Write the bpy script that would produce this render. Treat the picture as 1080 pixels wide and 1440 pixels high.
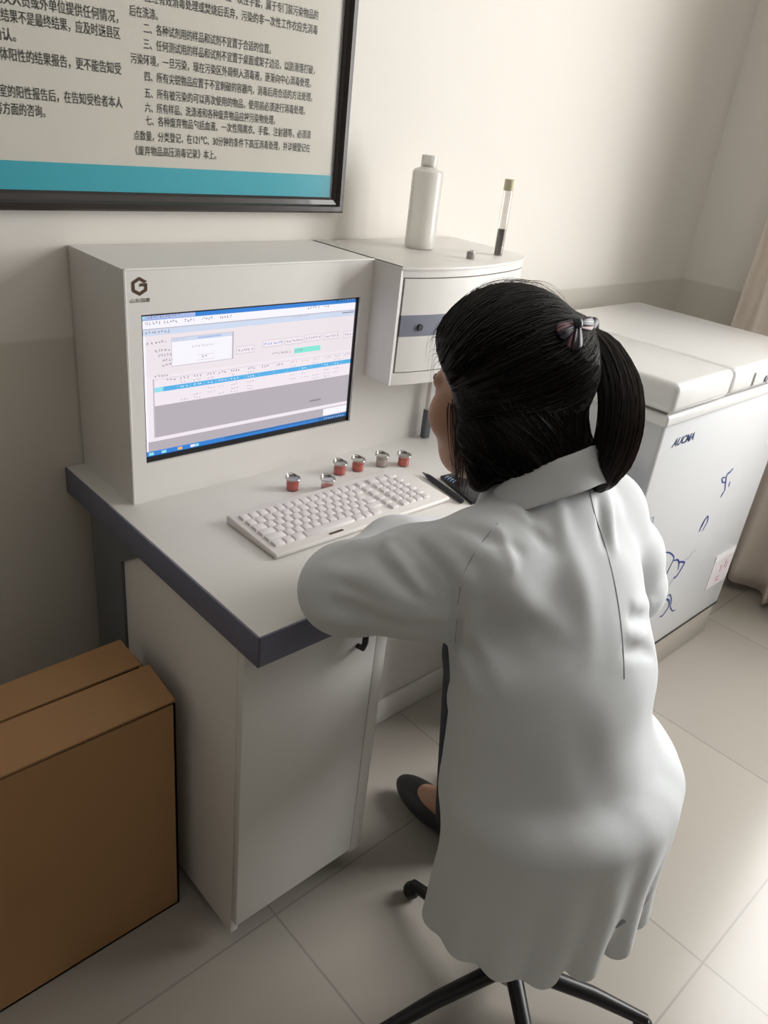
import bpy, bmesh, math, random
import numpy as np
from mathutils import Vector, Matrix, Euler
random.seed(7); rng = np.random.default_rng(7)
for o in list(bpy.data.objects): bpy.data.objects.remove(o)
S = bpy.context.scene; COL = S.collection
# ------------------------------------------------------------------ camera, world, light, exposure
CAM = Vector((-.02239, -1.37494, 1.41566)); CROT = (1.09532, -.10666, -.73988); FPX = 1090.2
cd = bpy.data.cameras.new('camera'); cam = bpy.data.objects.new('camera', cd); COL.objects.link(cam)
cam.location = CAM; cam.rotation_euler = CROT; cd.sensor_fit = 'VERTICAL'; cd.sensor_height = 36.0
cd.lens = 36.0 * FPX / 1440.0; cd.clip_start = .05; S.camera = cam
S.view_settings.view_transform = 'Standard'; S.view_settings.look = 'None'; S.view_settings.gamma = 1; S.view_settings.use_curve_mapping = False
S.view_settings.exposure = 0.0
try:
    S.cycles.diffuse_bounces = 5; S.cycles.max_bounces = 14; S.cycles.transparent_max_bounces = 16; S.cycles.transmission_bounces = 10
except Exception: pass
W = bpy.data.worlds.new('World'); S.world = W; W.use_nodes = True
W.node_tree.nodes['Background'].inputs[0].default_value = (.80, .88, 1, 1); W.node_tree.nodes['Background'].inputs[1].default_value = 1.0
def area(name, loc, rot, sx, sy, power, color):
    l = bpy.data.lights.new(name, 'AREA'); l.shape = 'RECTANGLE'; l.size = sx; l.size_y = sy; l.energy = power; l.color = color
    o = bpy.data.objects.new(name, l); COL.objects.link(o); o.location = loc; o.rotation_euler = rot; return o
WY0, WY1, WZ0, WZ1 = -2.15, -.95, .75, 2.50          # the window in the right wall
area('window_daylight', (2.93, (WY0+WY1)/2, (WZ0+WZ1)/2), (0, math.pi/2, 0), WZ1-WZ0, WY1-WY0, 98, (1, .985, .965))
VY = -8.0
# ------------------------------------------------------------------ materials
def mat(name, col, rough=.5, metal=0, spec=.5, trans=0, ior=1.45, emit=None, es=1, alpha=1, sheen=0, coat=0):
    m = bpy.data.materials.new(name); m.use_nodes = True; b = m.node_tree.nodes['Principled BSDF']
    b.inputs['Base Color'].default_value = (*col, 1); b.inputs['Roughness'].default_value = rough; b.inputs['Metallic'].default_value = metal
    b.inputs['Specular IOR Level'].default_value = spec; b.inputs['Transmission Weight'].default_value = trans; b.inputs['IOR'].default_value = ior
    b.inputs['Coat Weight'].default_value = coat; b.inputs['Sheen Weight'].default_value = sheen
    if emit: b.inputs['Emission Color'].default_value = (*emit, 1); b.inputs['Emission Strength'].default_value = es
    return m
def noisy(m, scale=40, amt=.04, bump=0, bscale=200, stretch=None):
    nt = m.node_tree; N = nt.nodes; L = nt.links; b = N['Principled BSDF']; base = tuple(b.inputs['Base Color'].default_value)
    tc = N.new('ShaderNodeTexCoord'); src = tc.outputs['Object']
    if stretch:
        mp = N.new('ShaderNodeMapping'); mp.inputs['Scale'].default_value = stretch; L.new(src, mp.inputs[0]); src = mp.outputs[0]
    n = N.new('ShaderNodeTexNoise'); n.inputs['Scale'].default_value = scale; n.inputs['Detail'].default_value = 4; L.new(src, n.inputs['Vector'])
    mx = N.new('ShaderNodeMix'); mx.data_type = 'RGBA'
    mx.inputs['A'].default_value = tuple(c*(1-amt) for c in base[:3])+(1,); mx.inputs['B'].default_value = tuple(min(1, c*(1+amt)) for c in base[:3])+(1,)
    L.new(n.outputs['Fac'], mx.inputs['Factor']); L.new(mx.outputs['Result'], b.inputs['Base Color'])
    if bump:
        n2 = N.new('ShaderNodeTexNoise'); n2.inputs['Scale'].default_value = bscale; L.new(src, n2.inputs['Vector'])
        bp = N.new('ShaderNodeBump'); bp.inputs['Strength'].default_value = bump; bp.inputs['Distance'].default_value = .002
        L.new(n2.outputs['Fac'], bp.inputs['Height']); L.new(bp.outputs[0], b.inputs['Normal'])
    return m
def clear(name, col=(1, 1, 1), refl=.06, tint=.95, rough=.03):       # thin clear pane / plastic: mostly see-through, a little gloss
    m = bpy.data.materials.new(name); m.use_nodes = True; nt = m.node_tree; N = nt.nodes; L = nt.links; N.remove(N['Principled BSDF'])
    t = N.new('ShaderNodeBsdfTransparent'); t.inputs[0].default_value = tuple(c*tint for c in col)+(1,)
    g = N.new('ShaderNodeBsdfGlossy'); g.inputs['Roughness'].default_value = rough
    lw = N.new('ShaderNodeLayerWeight'); lw.inputs['Blend'].default_value = .5
    pw = N.new('ShaderNodeMath'); pw.operation = 'POWER'; pw.inputs[1].default_value = 4; L.new(lw.outputs['Facing'], pw.inputs[0])
    ad = N.new('ShaderNodeMath'); ad.operation = 'MULTIPLY_ADD'; ad.inputs[1].default_value = .5; ad.inputs[2].default_value = refl; ad.use_clamp = True; L.new(pw.outputs[0], ad.inputs[0])
    mx = N.new('ShaderNodeMixShader'); L.new(ad.outputs[0], mx.inputs[0]); L.new(t.outputs[0], mx.inputs[1]); L.new(g.outputs[0], mx.inputs[2])
    L.new(mx.outputs[0], N['Material Output'].inputs[0]); return m
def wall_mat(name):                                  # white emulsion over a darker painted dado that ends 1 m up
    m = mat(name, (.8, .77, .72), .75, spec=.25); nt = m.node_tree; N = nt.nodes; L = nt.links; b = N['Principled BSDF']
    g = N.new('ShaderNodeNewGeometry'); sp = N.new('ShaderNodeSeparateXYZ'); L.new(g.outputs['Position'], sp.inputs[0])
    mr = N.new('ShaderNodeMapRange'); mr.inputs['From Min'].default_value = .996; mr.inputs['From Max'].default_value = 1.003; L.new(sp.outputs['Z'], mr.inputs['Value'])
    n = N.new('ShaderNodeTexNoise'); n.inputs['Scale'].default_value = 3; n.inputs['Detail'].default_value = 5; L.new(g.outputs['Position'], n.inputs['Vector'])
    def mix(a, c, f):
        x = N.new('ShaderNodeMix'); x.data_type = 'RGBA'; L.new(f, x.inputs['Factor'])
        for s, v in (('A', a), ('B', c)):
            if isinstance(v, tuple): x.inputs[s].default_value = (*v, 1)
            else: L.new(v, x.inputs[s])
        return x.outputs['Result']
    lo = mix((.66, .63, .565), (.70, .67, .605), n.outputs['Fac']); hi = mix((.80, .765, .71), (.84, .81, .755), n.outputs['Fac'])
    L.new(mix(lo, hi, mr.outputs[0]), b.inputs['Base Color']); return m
def tile_mat(name):
    m = mat(name, (.5, .47, .42), .22, spec=.5); nt = m.node_tree; N = nt.nodes; L = nt.links; b = N['Principled BSDF']
    tc = N.new('ShaderNodeTexCoord'); br = N.new('ShaderNodeTexBrick'); br.offset = 0
    br.inputs['Scale'].default_value = 1; br.inputs['Brick Width'].default_value = .6; br.inputs['Row Height'].default_value = .6; br.inputs['Mortar Size'].default_value = .0022
    br.inputs['Color1'].default_value = (.385, .355, .315, 1); br.inputs['Color2'].default_value = (.405, .375, .33, 1); br.inputs['Mortar'].default_value = (.29, .27, .24, 1)
    L.new(tc.outputs['Object'], br.inputs['Vector']); L.new(br.outputs['Color'], b.inputs['Base Color']); return m
M_ = {}
M_['wall'] = wall_mat('wall_paint'); M_['ceil'] = noisy(mat('ceiling_paint', (.82, .81, .78), .8), 5, .02); M_['tile'] = tile_mat('floor_tile')
M_['desk'] = noisy(mat('white_laminate', (.745, .73, .70), .38), 90, .015)
M_['console'] = noisy(mat('white_powder_coat', (.755, .735, .705), .4), 60, .015, .05, 900)
M_['grey'] = noisy(mat('blue_grey_edge', (.155, .16, .225), .45), 80, .05)
M_['steelgrey'] = noisy(mat('dark_grey_steel', (.125, .14, .155), .45), 70, .06)
M_['stripe'] = noisy(mat('grey_stripe', (.215, .225, .285), .45), 70, .03)
M_['black'] = noisy(mat('black_plastic', (.012, .012, .014), .35), 60, .1)
M_['gap'] = mat('dark_gap', (.05, .045, .04), .8)
M_['frame'] = noisy(mat('dark_wood_frame', (.028, .022, .019), .3, coat=.3), 12, .35, .1, 60, (1, 1, 14))
M_['paper'] = noisy(mat('notice_paper', (.66, .635, .56), .7), 20, .015)
M_['teal'] = noisy(mat('teal_print', (.05, .40, .49), .6), 20, .03)
M_['ink'] = mat('black_ink', (.035, .035, .035), .7)
M_['pane'] = clear('clear_pane', refl=.014, tint=.98, rough=.16)
M_['logo'] = mat('brown_logo_ink', (.075, .04, .018), .5)
M_['freezer'] = noisy(mat('white_enamel', (.67, .685, .70), .28, coat=.2), 30, .012)
M_['lid'] = noisy(mat('white_lid_plastic', (.78, .78, .77), .22, coat=.3), 30, .012)
M_['rubber'] = mat('grey_gasket', (.22, .21, .2), .6)
M_['plinth'] = noisy(mat('beige_plinth', (.42, .39, .34), .5), 30, .03)
M_['blueink'] = mat('blue_print', (.03, .055, .25), .5); M_['paleink'] = mat('pale_grey_blue_print', (.28, .35, .42), .5); M_['navy'] = mat('navy_lettering', (.03, .05, .14), .4)
M_['pinkink'] = mat('pink_ink', (.5, .16, .2), .6); M_['sticker'] = mat('pale_sticker', (.72, .68, .70), .5)
M_['key'] = noisy(mat('white_keycap', (.72, .69, .69), .42), 60, .02); M_['kb'] = noisy(mat('white_keyboard_shell', (.74, .71, .69), .4), 60, .02); M_['legend'] = mat('grey_legend', (.32, .29, .30), .6)
M_['chrome'] = mat('metal_rim', (.55, .54, .52), .22, 1)
M_['cup'] = clear('clear_cup', (1, .99, .98), .08, .96, .04); M_['liquid'] = noisy(mat('red_liquid', (.80, .10, .055), .12, trans=.15, ior=1.33), 60, .05); M_['powder'] = noisy(mat('whitish_sediment', (.62, .52, .48), .7), 90, .1)
M_['pinkliq'] = mat('pink_residue', (.62, .20, .18), .3)
M_['bottle'] = noisy(mat('milky_plastic', (.93, .91, .87), .25, trans=.45), 30, .01); M_['cream'] = noisy(mat('cream_cap', (.62, .57, .40), .5), 60, .04)
M_['darkfill'] = noisy(mat('dark_filling', (.10, .085, .08), .6), 90, .25)
M_['card'] = noisy(mat('cardboard', (.38, .21, .095), .8), 6, .10, .1, 300); M_['cardedge'] = noisy(mat('cardboard_edge', (.30, .16, .075), .9), 90, .2)
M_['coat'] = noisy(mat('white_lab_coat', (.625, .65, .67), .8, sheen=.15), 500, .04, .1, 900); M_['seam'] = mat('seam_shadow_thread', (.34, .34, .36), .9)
M_['skin'] = noisy(mat('skin', (.47, .265, .18), .5), 40, .06); M_['lip'] = mat('lips', (.42, .14, .12), .45); M_['eye'] = mat('eye_white', (.75, .72, .7), .2); M_['iris'] = mat('dark_iris', (.02, .012, .01), .15)
M_['hair'] = noisy(mat('black_hair', (.0075, .0062, .0058), .48, spec=.32), 200, .3); M_['brownhair'] = noisy(mat('dark_brown_hair', (.040, .019, .016), .42, spec=.5), 200, .3)
M_['scr_navy'] = noisy(mat('dark_plum_satin', (.022, .011, .026), .5), 80, .4); M_['scr_pink'] = mat('dusty_pink_satin', (.26, .12, .13), .5); M_['scr_slate'] = mat('slate_satin', (.035, .045, .055), .4)
M_['trouser'] = noisy(mat('dark_trousers', (.035, .04, .055), .85), 200, .15); M_['shoe'] = noisy(mat('black_shoe', (.02, .02, .02), .4), 60, .1)
M_['curtain'] = noisy(mat('cream_curtain', (.78, .70, .62), .85, sheen=.2), 60, .05, .15, 500)
M_['stool'] = noisy(mat('grey_stool_seat', (.16, .17, .19), .5), 60, .05)
M_['winframe'] = mat('white_window_frame', (.78, .78, .77), .4)
# ------------------------------------------------------------------ mesh helpers (world coordinates; children are shifted to their root)
class MB:
    def __init__(s): s.v = []; s.f = []; s.m = []
    def add(s, v, f, mi=0):
        o = len(s.v); s.v += [tuple(float(c) for c in p) for p in v]; s.f += [tuple(int(i)+o for i in q) for q in f]; s.m += [mi]*len(f); return s
    def bm(s, bm, mi=0):
        bm.verts.index_update(); s.add([v.co[:] for v in bm.verts], [[v.index for v in f.verts] for f in bm.faces], mi); bm.free(); return s
    def box(s, x0, x1, y0, y1, z0, z1, bev=.0, seg=2, mi=0, rot=0):
        b = bmesh.new(); bmesh.ops.create_cube(b, size=1)
        c = ((x0+x1)/2, (y0+y1)/2, (z0+z1)/2)
        for v in b.verts: v.co = Vector((v.co.x*abs(x1-x0), v.co.y*abs(y1-y0), v.co.z*abs(z1-z0)))
        if bev: bmesh.ops.bevel(b, geom=b.edges[:], offset=min(bev, .49*min(abs(x1-x0), abs(y1-y0), abs(z1-z0))), segments=seg, affect='EDGES', profile=.5)
        for v in b.verts:
            if rot: v.co = Matrix.Rotation(rot, 3, 'Z') @ v.co
            v.co += Vector(c)
        return s.bm(b, mi)
    def prism(s, poly, z0, z1, bev=0, mi=0):           # polygon (x,y) extruded in z
        b = bmesh.new(); vs = [b.verts.new((x, y, z0)) for x, y in poly]; f = b.faces.new(vs)
        r = bmesh.ops.extrude_face_region(b, geom=[f])
        for e in r['geom']:
            if isinstance(e, bmesh.types.BMVert): e.co.z = z1
        bmesh.ops.recalc_face_normals(b, faces=b.faces[:])
        if bev: bmesh.ops.bevel(b, geom=b.edges[:], offset=bev, segments=2, affect='EDGES', profile=.5)
        return s.bm(b, mi)
    def lathe(s, prof, c, n=28, mi=0, axis=None):       # profile of (r, z)
        v = []; f = []; k = len(prof)
        for i in range(n):
            a = 2*math.pi*i/n
            for r, z in prof: v.append((r*math.cos(a), r*math.sin(a), z))
        for i in range(n):
            j = (i+1) % n
            for q in range(k-1): f.append((i*k+q, j*k+q, j*k+q+1, i*k+q+1))
        if prof[0][0] > 1e-6: f.append([i*k for i in range(n)][::-1])
        if prof[-1][0] > 1e-6: f.append([i*k+k-1 for i in range(n)])
        if axis is not None:
            q = Vector((0, 0, 1)).rotation_difference(Vector(axis)); v = [q @ Vector(p) for p in v]
        return s.add([(p[0]+c[0], p[1]+c[1], p[2]+c[2]) for p in v], f, mi)
    def tube(s, pts, rad, n=8, mi=0, closed=False, flat=None):
        P = [Vector(p) for p in pts]; m = len(P); R = rad if hasattr(rad, '__len__') else [rad]*m
        up = Vector((0, 0, 1)); v = []; f = []; prev = None
        for i in range(m):
            t = (P[(i+1) % m]-P[(i-1) % m]) if closed else (P[min(i+1, m-1)]-P[max(i-1, 0)])
            t = t.normalized() if t.length > 1e-9 else Vector((0, 0, 1))
            if prev is None: a = t.cross(up if abs(t.z) < .9 else Vector((1, 0, 0))).normalized()
            else:
                a = prev-t*prev.dot(t); a = a.normalized() if a.length > 1e-6 else t.orthogonal().normalized()
            prev = a; b = t.cross(a)
            for k in range(n):
                q = 2*math.pi*k/n; v.append(P[i]+(a*math.cos(q)+b*math.sin(q))*R[i])
        for i in range(m if closed else m-1):
            j = (i+1) % m
            for k in range(n): f.append((i*n+k, i*n+(k+1) % n, j*n+(k+1) % n, j*n+k))
        if not closed: f.append(list(range(n))[::-1]); f.append([(m-1)*n+k for k in range(n)])
        return s.add(v, f, mi)
    def torus(s, c, R, r, n=28, k=8, mi=0, axis=(0, 0, 1)):
        q = Vector((0, 0, 1)).rotation_difference(Vector(axis))
        return s.tube([Vector(c)+q @ Vector((R*math.cos(2*math.pi*i/n), R*math.sin(2*math.pi*i/n), 0)) for i in range(n)], r, k, mi, True)
    def sphere(s, c, r, n=16, mi=0):
        b = bmesh.new(); bmesh.ops.create_uvsphere(b, u_segments=n, v_segments=n//2+2, radius=1)
        rr = r if hasattr(r, '__len__') else (r, r, r)
        for v in b.verts: v.co = Vector((v.co.x*rr[0]+c[0], v.co.y*rr[1]+c[1], v.co.z*rr[2]+c[2]))
        return s.bm(b, mi)
def obj(name, mb, mats, parent=None, smooth=True, label=None):
    me = bpy.data.meshes.new(name); off = parent_world(parent) if parent else Vector((0, 0, 0))
    me.from_pydata([(p[0]-off.x, p[1]-off.y, p[2]-off.z) for p in mb.v], [], mb.f)
    for k in (mats if isinstance(mats, (list, tuple)) else [mats]): me.materials.append(M_[k] if isinstance(k, str) else k)
    me.polygons.foreach_set('material_index', mb.m); me.update()
    if smooth:
        me.polygons.foreach_set('use_smooth', [True]*len(me.polygons))
        try: me.set_sharp_from_angle(angle=math.radians(38))
        except Exception: pass
    o = bpy.data.objects.new(name, me); COL.objects.link(o)
    if parent: o.parent = parent
    if label: o['label'] = label
    return o
def parent_world(p):
    v = Vector((0, 0, 0))
    while p is not None: v += p.location; p = p.parent
    return v
def tag(o, label, cat, group=None):
    o['label'] = label; o['category'] = cat
    if group: o['group'] = group
    return o
def thing(name, loc, label, cat, group=None):
    o = bpy.data.objects.new(name, None); COL.objects.link(o); o.location = loc; o.empty_display_size = .02; return tag(o, label, cat, group)
def struct(name, mb, m, parent=None, smooth=False):
    o = obj(name, mb, m, parent, smooth)
    if not parent: o['kind'] = 'structure'
    return o
def rebase(o, loc):                                   # put a one-mesh thing's origin at its base
    d = Vector(loc); o.data.transform(Matrix.Translation(-d)); o.location = d; return o
_tc = {}
def text2d(s, bold=0, shear=0):
    k = (s, bold, shear)
    if k not in _tc:
        c = bpy.data.curves.new('t', 'FONT'); c.body = s; c.size = 1; c.resolution_u = 2; c.fill_mode = 'FRONT' if hasattr(c, 'fill_mode') else c.fill_mode; c.offset = bold; c.shear = shear
        c.dimensions = '2D'; c.fill_mode = 'BOTH'
        o = bpy.data.objects.new('t', c); COL.objects.link(o); dg = bpy.context.evaluated_depsgraph_get(); dg.update()
        me = o.evaluated_get(dg).to_mesh(); v = [tuple(p.co) for p in me.vertices]; f = [tuple(p.vertices) for p in me.polygons]
        o.evaluated_get(dg).to_mesh_clear(); bpy.data.objects.remove(o); bpy.data.curves.remove(c); _tc[k] = (v, f)
    return _tc[k]
def text_xz(mb, s, x0, x1, zc, h, y, mi=0, bold=0, shear=0, em=None, yx=None):
    """text on a plane facing -y: spans x0..x1, cap height h centred on zc"""
    v, f = text2d(s, bold, shear)
    if not v: return
    a = min(p[0] for p in v); b = max(p[0] for p in v)
    lo, hi = em if em else (min(p[1] for p in v), max(p[1] for p in v))
    mb.add([(x0+(p[0]-a)/(b-a)*(x1-x0), y, zc+((p[1]-lo)/(hi-lo)-.5)*h) for p in v], f, mi)
# ------------------------------------------------------------------ signed distance modelling for the figure
class Sdf:
    def __init__(s, lo, hi, h):
        s.lo = np.array(lo, float); s.h = h; s.n = np.ceil((np.array(hi)-s.lo)/h).astype(int)+1
        s.d = np.full(s.n, 1.0, np.float32)
    def axes(s, lo, hi):
        a = np.clip(np.floor((np.array(lo)-s.lo)/s.h).astype(int), 0, s.n-1); b = np.clip(np.ceil((np.array(hi)-s.lo)/s.h).astype(int)+1, 1, s.n)
        sl = tuple(slice(a[i], b[i]) for i in range(3))
        X = [(s.lo[i]+s.h*np.arange(a[i], b[i])).astype(np.float32) for i in range(3)]
        return sl, X[0][:, None, None], X[1][None, :, None], X[2][None, None, :]
    def _put(s, sl, d, k, op='u'):
        A = s.d[sl]
        if op == 'u':
            if k > 0:
                hh = np.clip(.5+.5*(A-d)/k, 0, 1); s.d[sl] = A*(1-hh)+d*hh-k*hh*(1-hh)
            else: s.d[sl] = np.minimum(A, d)
        else:
            e = -d; hh = np.clip(.5-.5*(A-e)/k, 0, 1) if k > 0 else None
            s.d[sl] = (A*(1-hh)+e*hh+k*hh*(1-hh)) if k > 0 else np.maximum(A, e)
    def cap(s, a, b, ra, rb=None, k=.02, op='u'):
        rb = ra if rb is None else rb; a = np.array(a, float); b = np.array(b, float); r = max(ra, rb)+k+3*s.h
        sl, X, Y, Z = s.axes(np.minimum(a, b)-r, np.maximum(a, b)+r); ab = b-a; L2 = max(float(ab@ab), 1e-9)
        t = np.clip(((X-a[0])*ab[0]+(Y-a[1])*ab[1]+(Z-a[2])*ab[2])/L2, 0, 1)
        d = np.sqrt((X-a[0]-t*ab[0])**2+(Y-a[1]-t*ab[1])**2+(Z-a[2]-t*ab[2])**2)-(ra+(rb-ra)*t)
        s._put(sl, d.astype(np.float32), k, op); return s
    def chain(s, pts, rads, k=.01):
        for i in range(len(pts)-1): s.cap(pts[i], pts[i+1], rads[i], rads[i+1], k)
        return s
    def ell(s, c, r, fr=None, k=.02, op='u', cut=None):
        c = np.array(c, float); r = np.array(r, float); R = max(r)+k+3*s.h; sl, X, Y, Z = s.axes(c-R, c+R)
        fr = np.eye(3) if fr is None else np.array(fr, float)      # rows: local axes
        q = [(X-c[0])*fr[i][0]+(Y-c[1])*fr[i][1]+(Z-c[2])*fr[i][2] for i in range(3)]
        k0 = np.sqrt(sum((q[i]/r[i])**2 for i in range(3))); k1 = np.sqrt(sum((q[i]/r[i]**2)**2 for i in range(3)))
        d = k0*(k0-1)/np.maximum(k1, 1e-6)
        if cut is not None: d = np.maximum(d, cut(*q))
        s._put(sl, d.astype(np.float32), k, op); return s
    def ridge(s, pts, amp, w):                                     # raise (amp>0) or press in (amp<0) the surface along a line
        Q = np.array(pts, float); sl, X, Y, Z = s.axes(Q.min(0)-3*w, Q.max(0)+3*w); n_ = len(Q)-1; best = None
        for i in range(n_):
            a, b = Q[i], Q[i+1]; ab = b-a; t = np.clip(((X-a[0])*ab[0]+(Y-a[1])*ab[1]+(Z-a[2])*ab[2])/max(float(ab@ab), 1e-9), 0, 1)
            d2 = (X-a[0]-t*ab[0])**2+(Y-a[1]-t*ab[1])**2+(Z-a[2]-t*ab[2])**2; g = np.exp(-d2/(w*w))*(.35+.65*np.sin(math.pi*np.clip((i+t)/n_*.9+.05, 0, 1)))
            best = g if best is None else np.maximum(best, g)
        s.d[sl] -= (amp*best).astype(np.float32); return s
    def disp(s, fn):
        sl, X, Y, Z = s.axes(s.lo, s.lo+s.h*(s.n-1)); s.d += fn(X, Y, Z).astype(np.float32); return s
    def sample(s, p):
        q = (np.array(p, float)-s.lo)/s.h; i = np.clip(np.floor(q).astype(int), 0, s.n-2); f = q-i; v = 0
        for dx in (0, 1):
            for dy in (0, 1):
                for dz in (0, 1):
                    v += s.d[i[0]+dx, i[1]+dy, i[2]+dz]*(f[0] if dx else 1-f[0])*(f[1] if dy else 1-f[1])*(f[2] if dz else 1-f[2])
        return v
    def sampv(s, P):
        q = np.clip((P-s.lo)/s.h, 0, s.n-1.001); i = np.floor(q).astype(int); f = q-i; v = 0
        for dx in (0, 1):
            for dy in (0, 1):
                for dz in (0, 1): v = v+s.d[i[:, 0]+dx, i[:, 1]+dy, i[:, 2]+dz]*(f[:, 0] if dx else 1-f[:, 0])*(f[:, 1] if dy else 1-f[:, 1])*(f[:, 2] if dz else 1-f[:, 2])
        return v
    def stick(s, P, off):
        P = np.array(P, float)
        for _ in range(3):
            g = np.stack([s.sampv(P+np.eye(3)[k]*s.h)-s.sampv(P-np.eye(3)[k]*s.h) for k in range(3)], 1); g /= np.maximum(np.linalg.norm(g, axis=1), 1e-6)[:, None]
            P = P-g*(np.clip(s.sampv(P)-off, -.03, .03))[:, None]
        return P
    def normal(s, p):
        e = s.h; g = np.array([s.sample(np.array(p)+np.eye(3)[i]*e)-s.sample(np.array(p)-np.eye(3)[i]*e) for i in range(3)]); return g/max(np.linalg.norm(g), 1e-9)
    def trace(s, o, d, t0, t1):
        t = t0; o = np.array(o, float); d = np.array(d, float); d /= np.linalg.norm(d)
        while t < t1:
            p = o+d*t; q = (p-s.lo)/s.h
            if (q > 0).all() and (q < s.n-1).all() and s.sample(p) < 0:
                a, b = t-.003, t
                for _ in range(8):
                    m = (a+b)/2
                    if s.sample(o+d*m) < 0: b = m
                    else: a = m
                return o+d*a
            t += .003
        return None
    def mesh(s, smooth=1):
        d = s.d; ins = d < 0; n = np.array(d.shape)-1
        c = np.zeros(n, np.uint8)
        for i in (0, 1):
            for j in (0, 1):
                for k in (0, 1): c += ins[i:i+n[0], j:j+n[1], k:k+n[2]]
        act = (c > 0) & (c < 8); idx = np.argwhere(act); num = np.full(n, -1, np.int64); num[act] = np.arange(len(idx))
        P = np.zeros((len(idx), 3)); cnt = np.zeros(len(idx))
        cor = [(i, j, k) for i in (0, 1) for j in (0, 1) for k in (0, 1)]
        vals = {q: d[idx[:, 0]+q[0], idx[:, 1]+q[1], idx[:, 2]+q[2]] for q in cor}
        for a in cor:
            for ax in range(3):
                if a[ax]: continue
                b = list(a); b[ax] = 1; b = tuple(b); va, vb = vals[a], vals[b]; x = (va < 0) != (vb < 0)
                t = np.where(x, va/np.where(va == vb, 1, va-vb), 0); p = np.tile(np.array(a, float), (len(idx), 1)); p[:, ax] += t
                P[x] += p[x]; cnt[x] += 1
        P = P/cnt[:, None]; V = s.lo+(idx+P)*s.h; F = []
        for ax in range(3):
            u, w = (ax+1) % 3, (ax+2) % 3
            sl0 = [slice(None)]*3; sl1 = [slice(None)]*3; sl0[ax] = slice(0, -1); sl1[ax] = slice(1, None)
            A = ins[tuple(sl0)]; B = ins[tuple(sl1)]; e = np.argwhere(A != B); e = e[(e[:, u] > 0) & (e[:, w] > 0) & (e[:, u] < n[u]) & (e[:, w] < n[w])]
            o = np.zeros((len(e), 4, 3), int); o[:] = e[:, None, :]
            for q, (du, dw) in enumerate(((1, 1), (0, 1), (0, 0), (1, 0))): o[:, q, u] -= du; o[:, q, w] -= dw
            f = num[o[..., 0], o[..., 1], o[..., 2]]; fl = A[e[:, 0], e[:, 1], e[:, 2]]
            f[~fl] = f[~fl][:, ::-1]; F.append(f)
        F = np.concatenate(F); F = F[(F >= 0).all(1)]
        for _ in range(smooth):                                     # light Laplacian pass
            acc = np.zeros_like(V); k = np.zeros(len(V))
            for q in range(4):
                for z in (1, 3): np.add.at(acc, F[:, q], V[F[:, (q+z) % 4]]); np.add.at(k, F[:, q], 1)
            V = V*.5+.5*acc/np.maximum(k, 1)[:, None]
        m = MB(); m.v = [tuple(p) for p in V.tolist()]; m.f = [tuple(q) for q in F.tolist()]; m.m = [0]*len(F); return m
# ------------------------------------------------------------------ the room
XL, XR, ZC = -5.5, 2.774, 2.85; T = .12
struct('floor', MB().box(XL-T, XR+T, VY-T, T, -.1, 0), 'tile')
struct('ceiling', MB().box(XL-T, XR+T, VY-T, T, ZC, ZC+.1), 'ceil')
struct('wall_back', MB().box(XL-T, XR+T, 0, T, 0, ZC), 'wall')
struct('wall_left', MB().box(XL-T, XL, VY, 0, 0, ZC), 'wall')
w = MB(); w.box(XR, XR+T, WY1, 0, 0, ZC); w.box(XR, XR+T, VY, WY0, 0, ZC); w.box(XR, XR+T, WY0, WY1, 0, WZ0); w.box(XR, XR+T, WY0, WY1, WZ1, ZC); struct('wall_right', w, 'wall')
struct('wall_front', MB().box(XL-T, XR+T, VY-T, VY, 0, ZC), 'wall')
wf = MB(); q = .045
for y0, y1 in ((WY0, WY0+q), (WY1-q, WY1), ((WY0+WY1)/2-q/2, (WY0+WY1)/2+q/2)): wf.box(XR+.03, XR+.08, y0, y1, WZ0, WZ1, .004)
for z0, z1 in ((WZ0, WZ0+q), (WZ1-q, WZ1)): wf.box(XR+.03, XR+.08, WY0, WY1, z0, z1, .004)
struct('window_1', wf, 'winframe')
# ------------------------------------------------------------------ framed notice on the wall
PX0, PX1, PZ0, PZ1 = .16, 1.1189, 1.2168, 2.02; FW = .0295
n = thing('framed_notice', ((PX0+PX1)/2, 0, PZ0), 'large dark framed notice with a teal stripe, on the wall above the console', 'notice')
def rail(poly):                                       # mitred frame rail with a stepped moulding, poly = outer a, outer b, inner b, inner a (x,z)
    m = MB(); A, B, C_, D = [np.array(p) for p in poly]
    prof = [(0, -.001), (0, -.024), (.12, -.028), (.42, -.028), (.55, -.022), (.85, -.019), (1, -.014), (1, -.001)]
    L = []; R_ = []
    for t, y in prof:
        a = A+(D-A)*t; b = B+(C_-B)*t; L.append((a[0], y, a[1])); R_.append((b[0], y, b[1]))
    k = len(prof); f = [(i, i+1, k+i+1, k+i) for i in range(k-1)]+[(k-1, 0, k, 2*k-1)]
    return m.add(L+R_, f)
O = [(PX0, PZ0), (PX1, PZ0), (PX1, PZ1), (PX0, PZ1)]; I = [(PX0+FW, PZ0+FW), (PX1-FW, PZ0+FW), (PX1-FW, PZ1-FW), (PX0+FW, PZ1-FW)]
for i in range(4): obj('frame_rail', rail((O[i], O[(i+1) % 4], I[(i+1) % 4], I[i])), 'frame', n, False)
obj('paper', MB().box(PX0+FW-.006, PX1-FW+.006, -.0125, -.001, PZ0+FW-.006, PZ1-FW+.006), 'paper', n, False)
obj('teal_band', MB().box(PX0+FW, PX1-FW, -.0131, -.0124, PZ0+FW, 1.2885), 'teal', n, False)
tx = MB(); EM = (-.12, .78)
def line(s, x0, x1, z, h=.0150): text_xz(tx, s, x0, x1, z, h, -.0132, bold=.003, em=EM)
line('一、检测人员必须穿工作服，戴一次性手套，属于专门装污染物品的', .6775, 1.0320, 1.5630)
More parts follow.
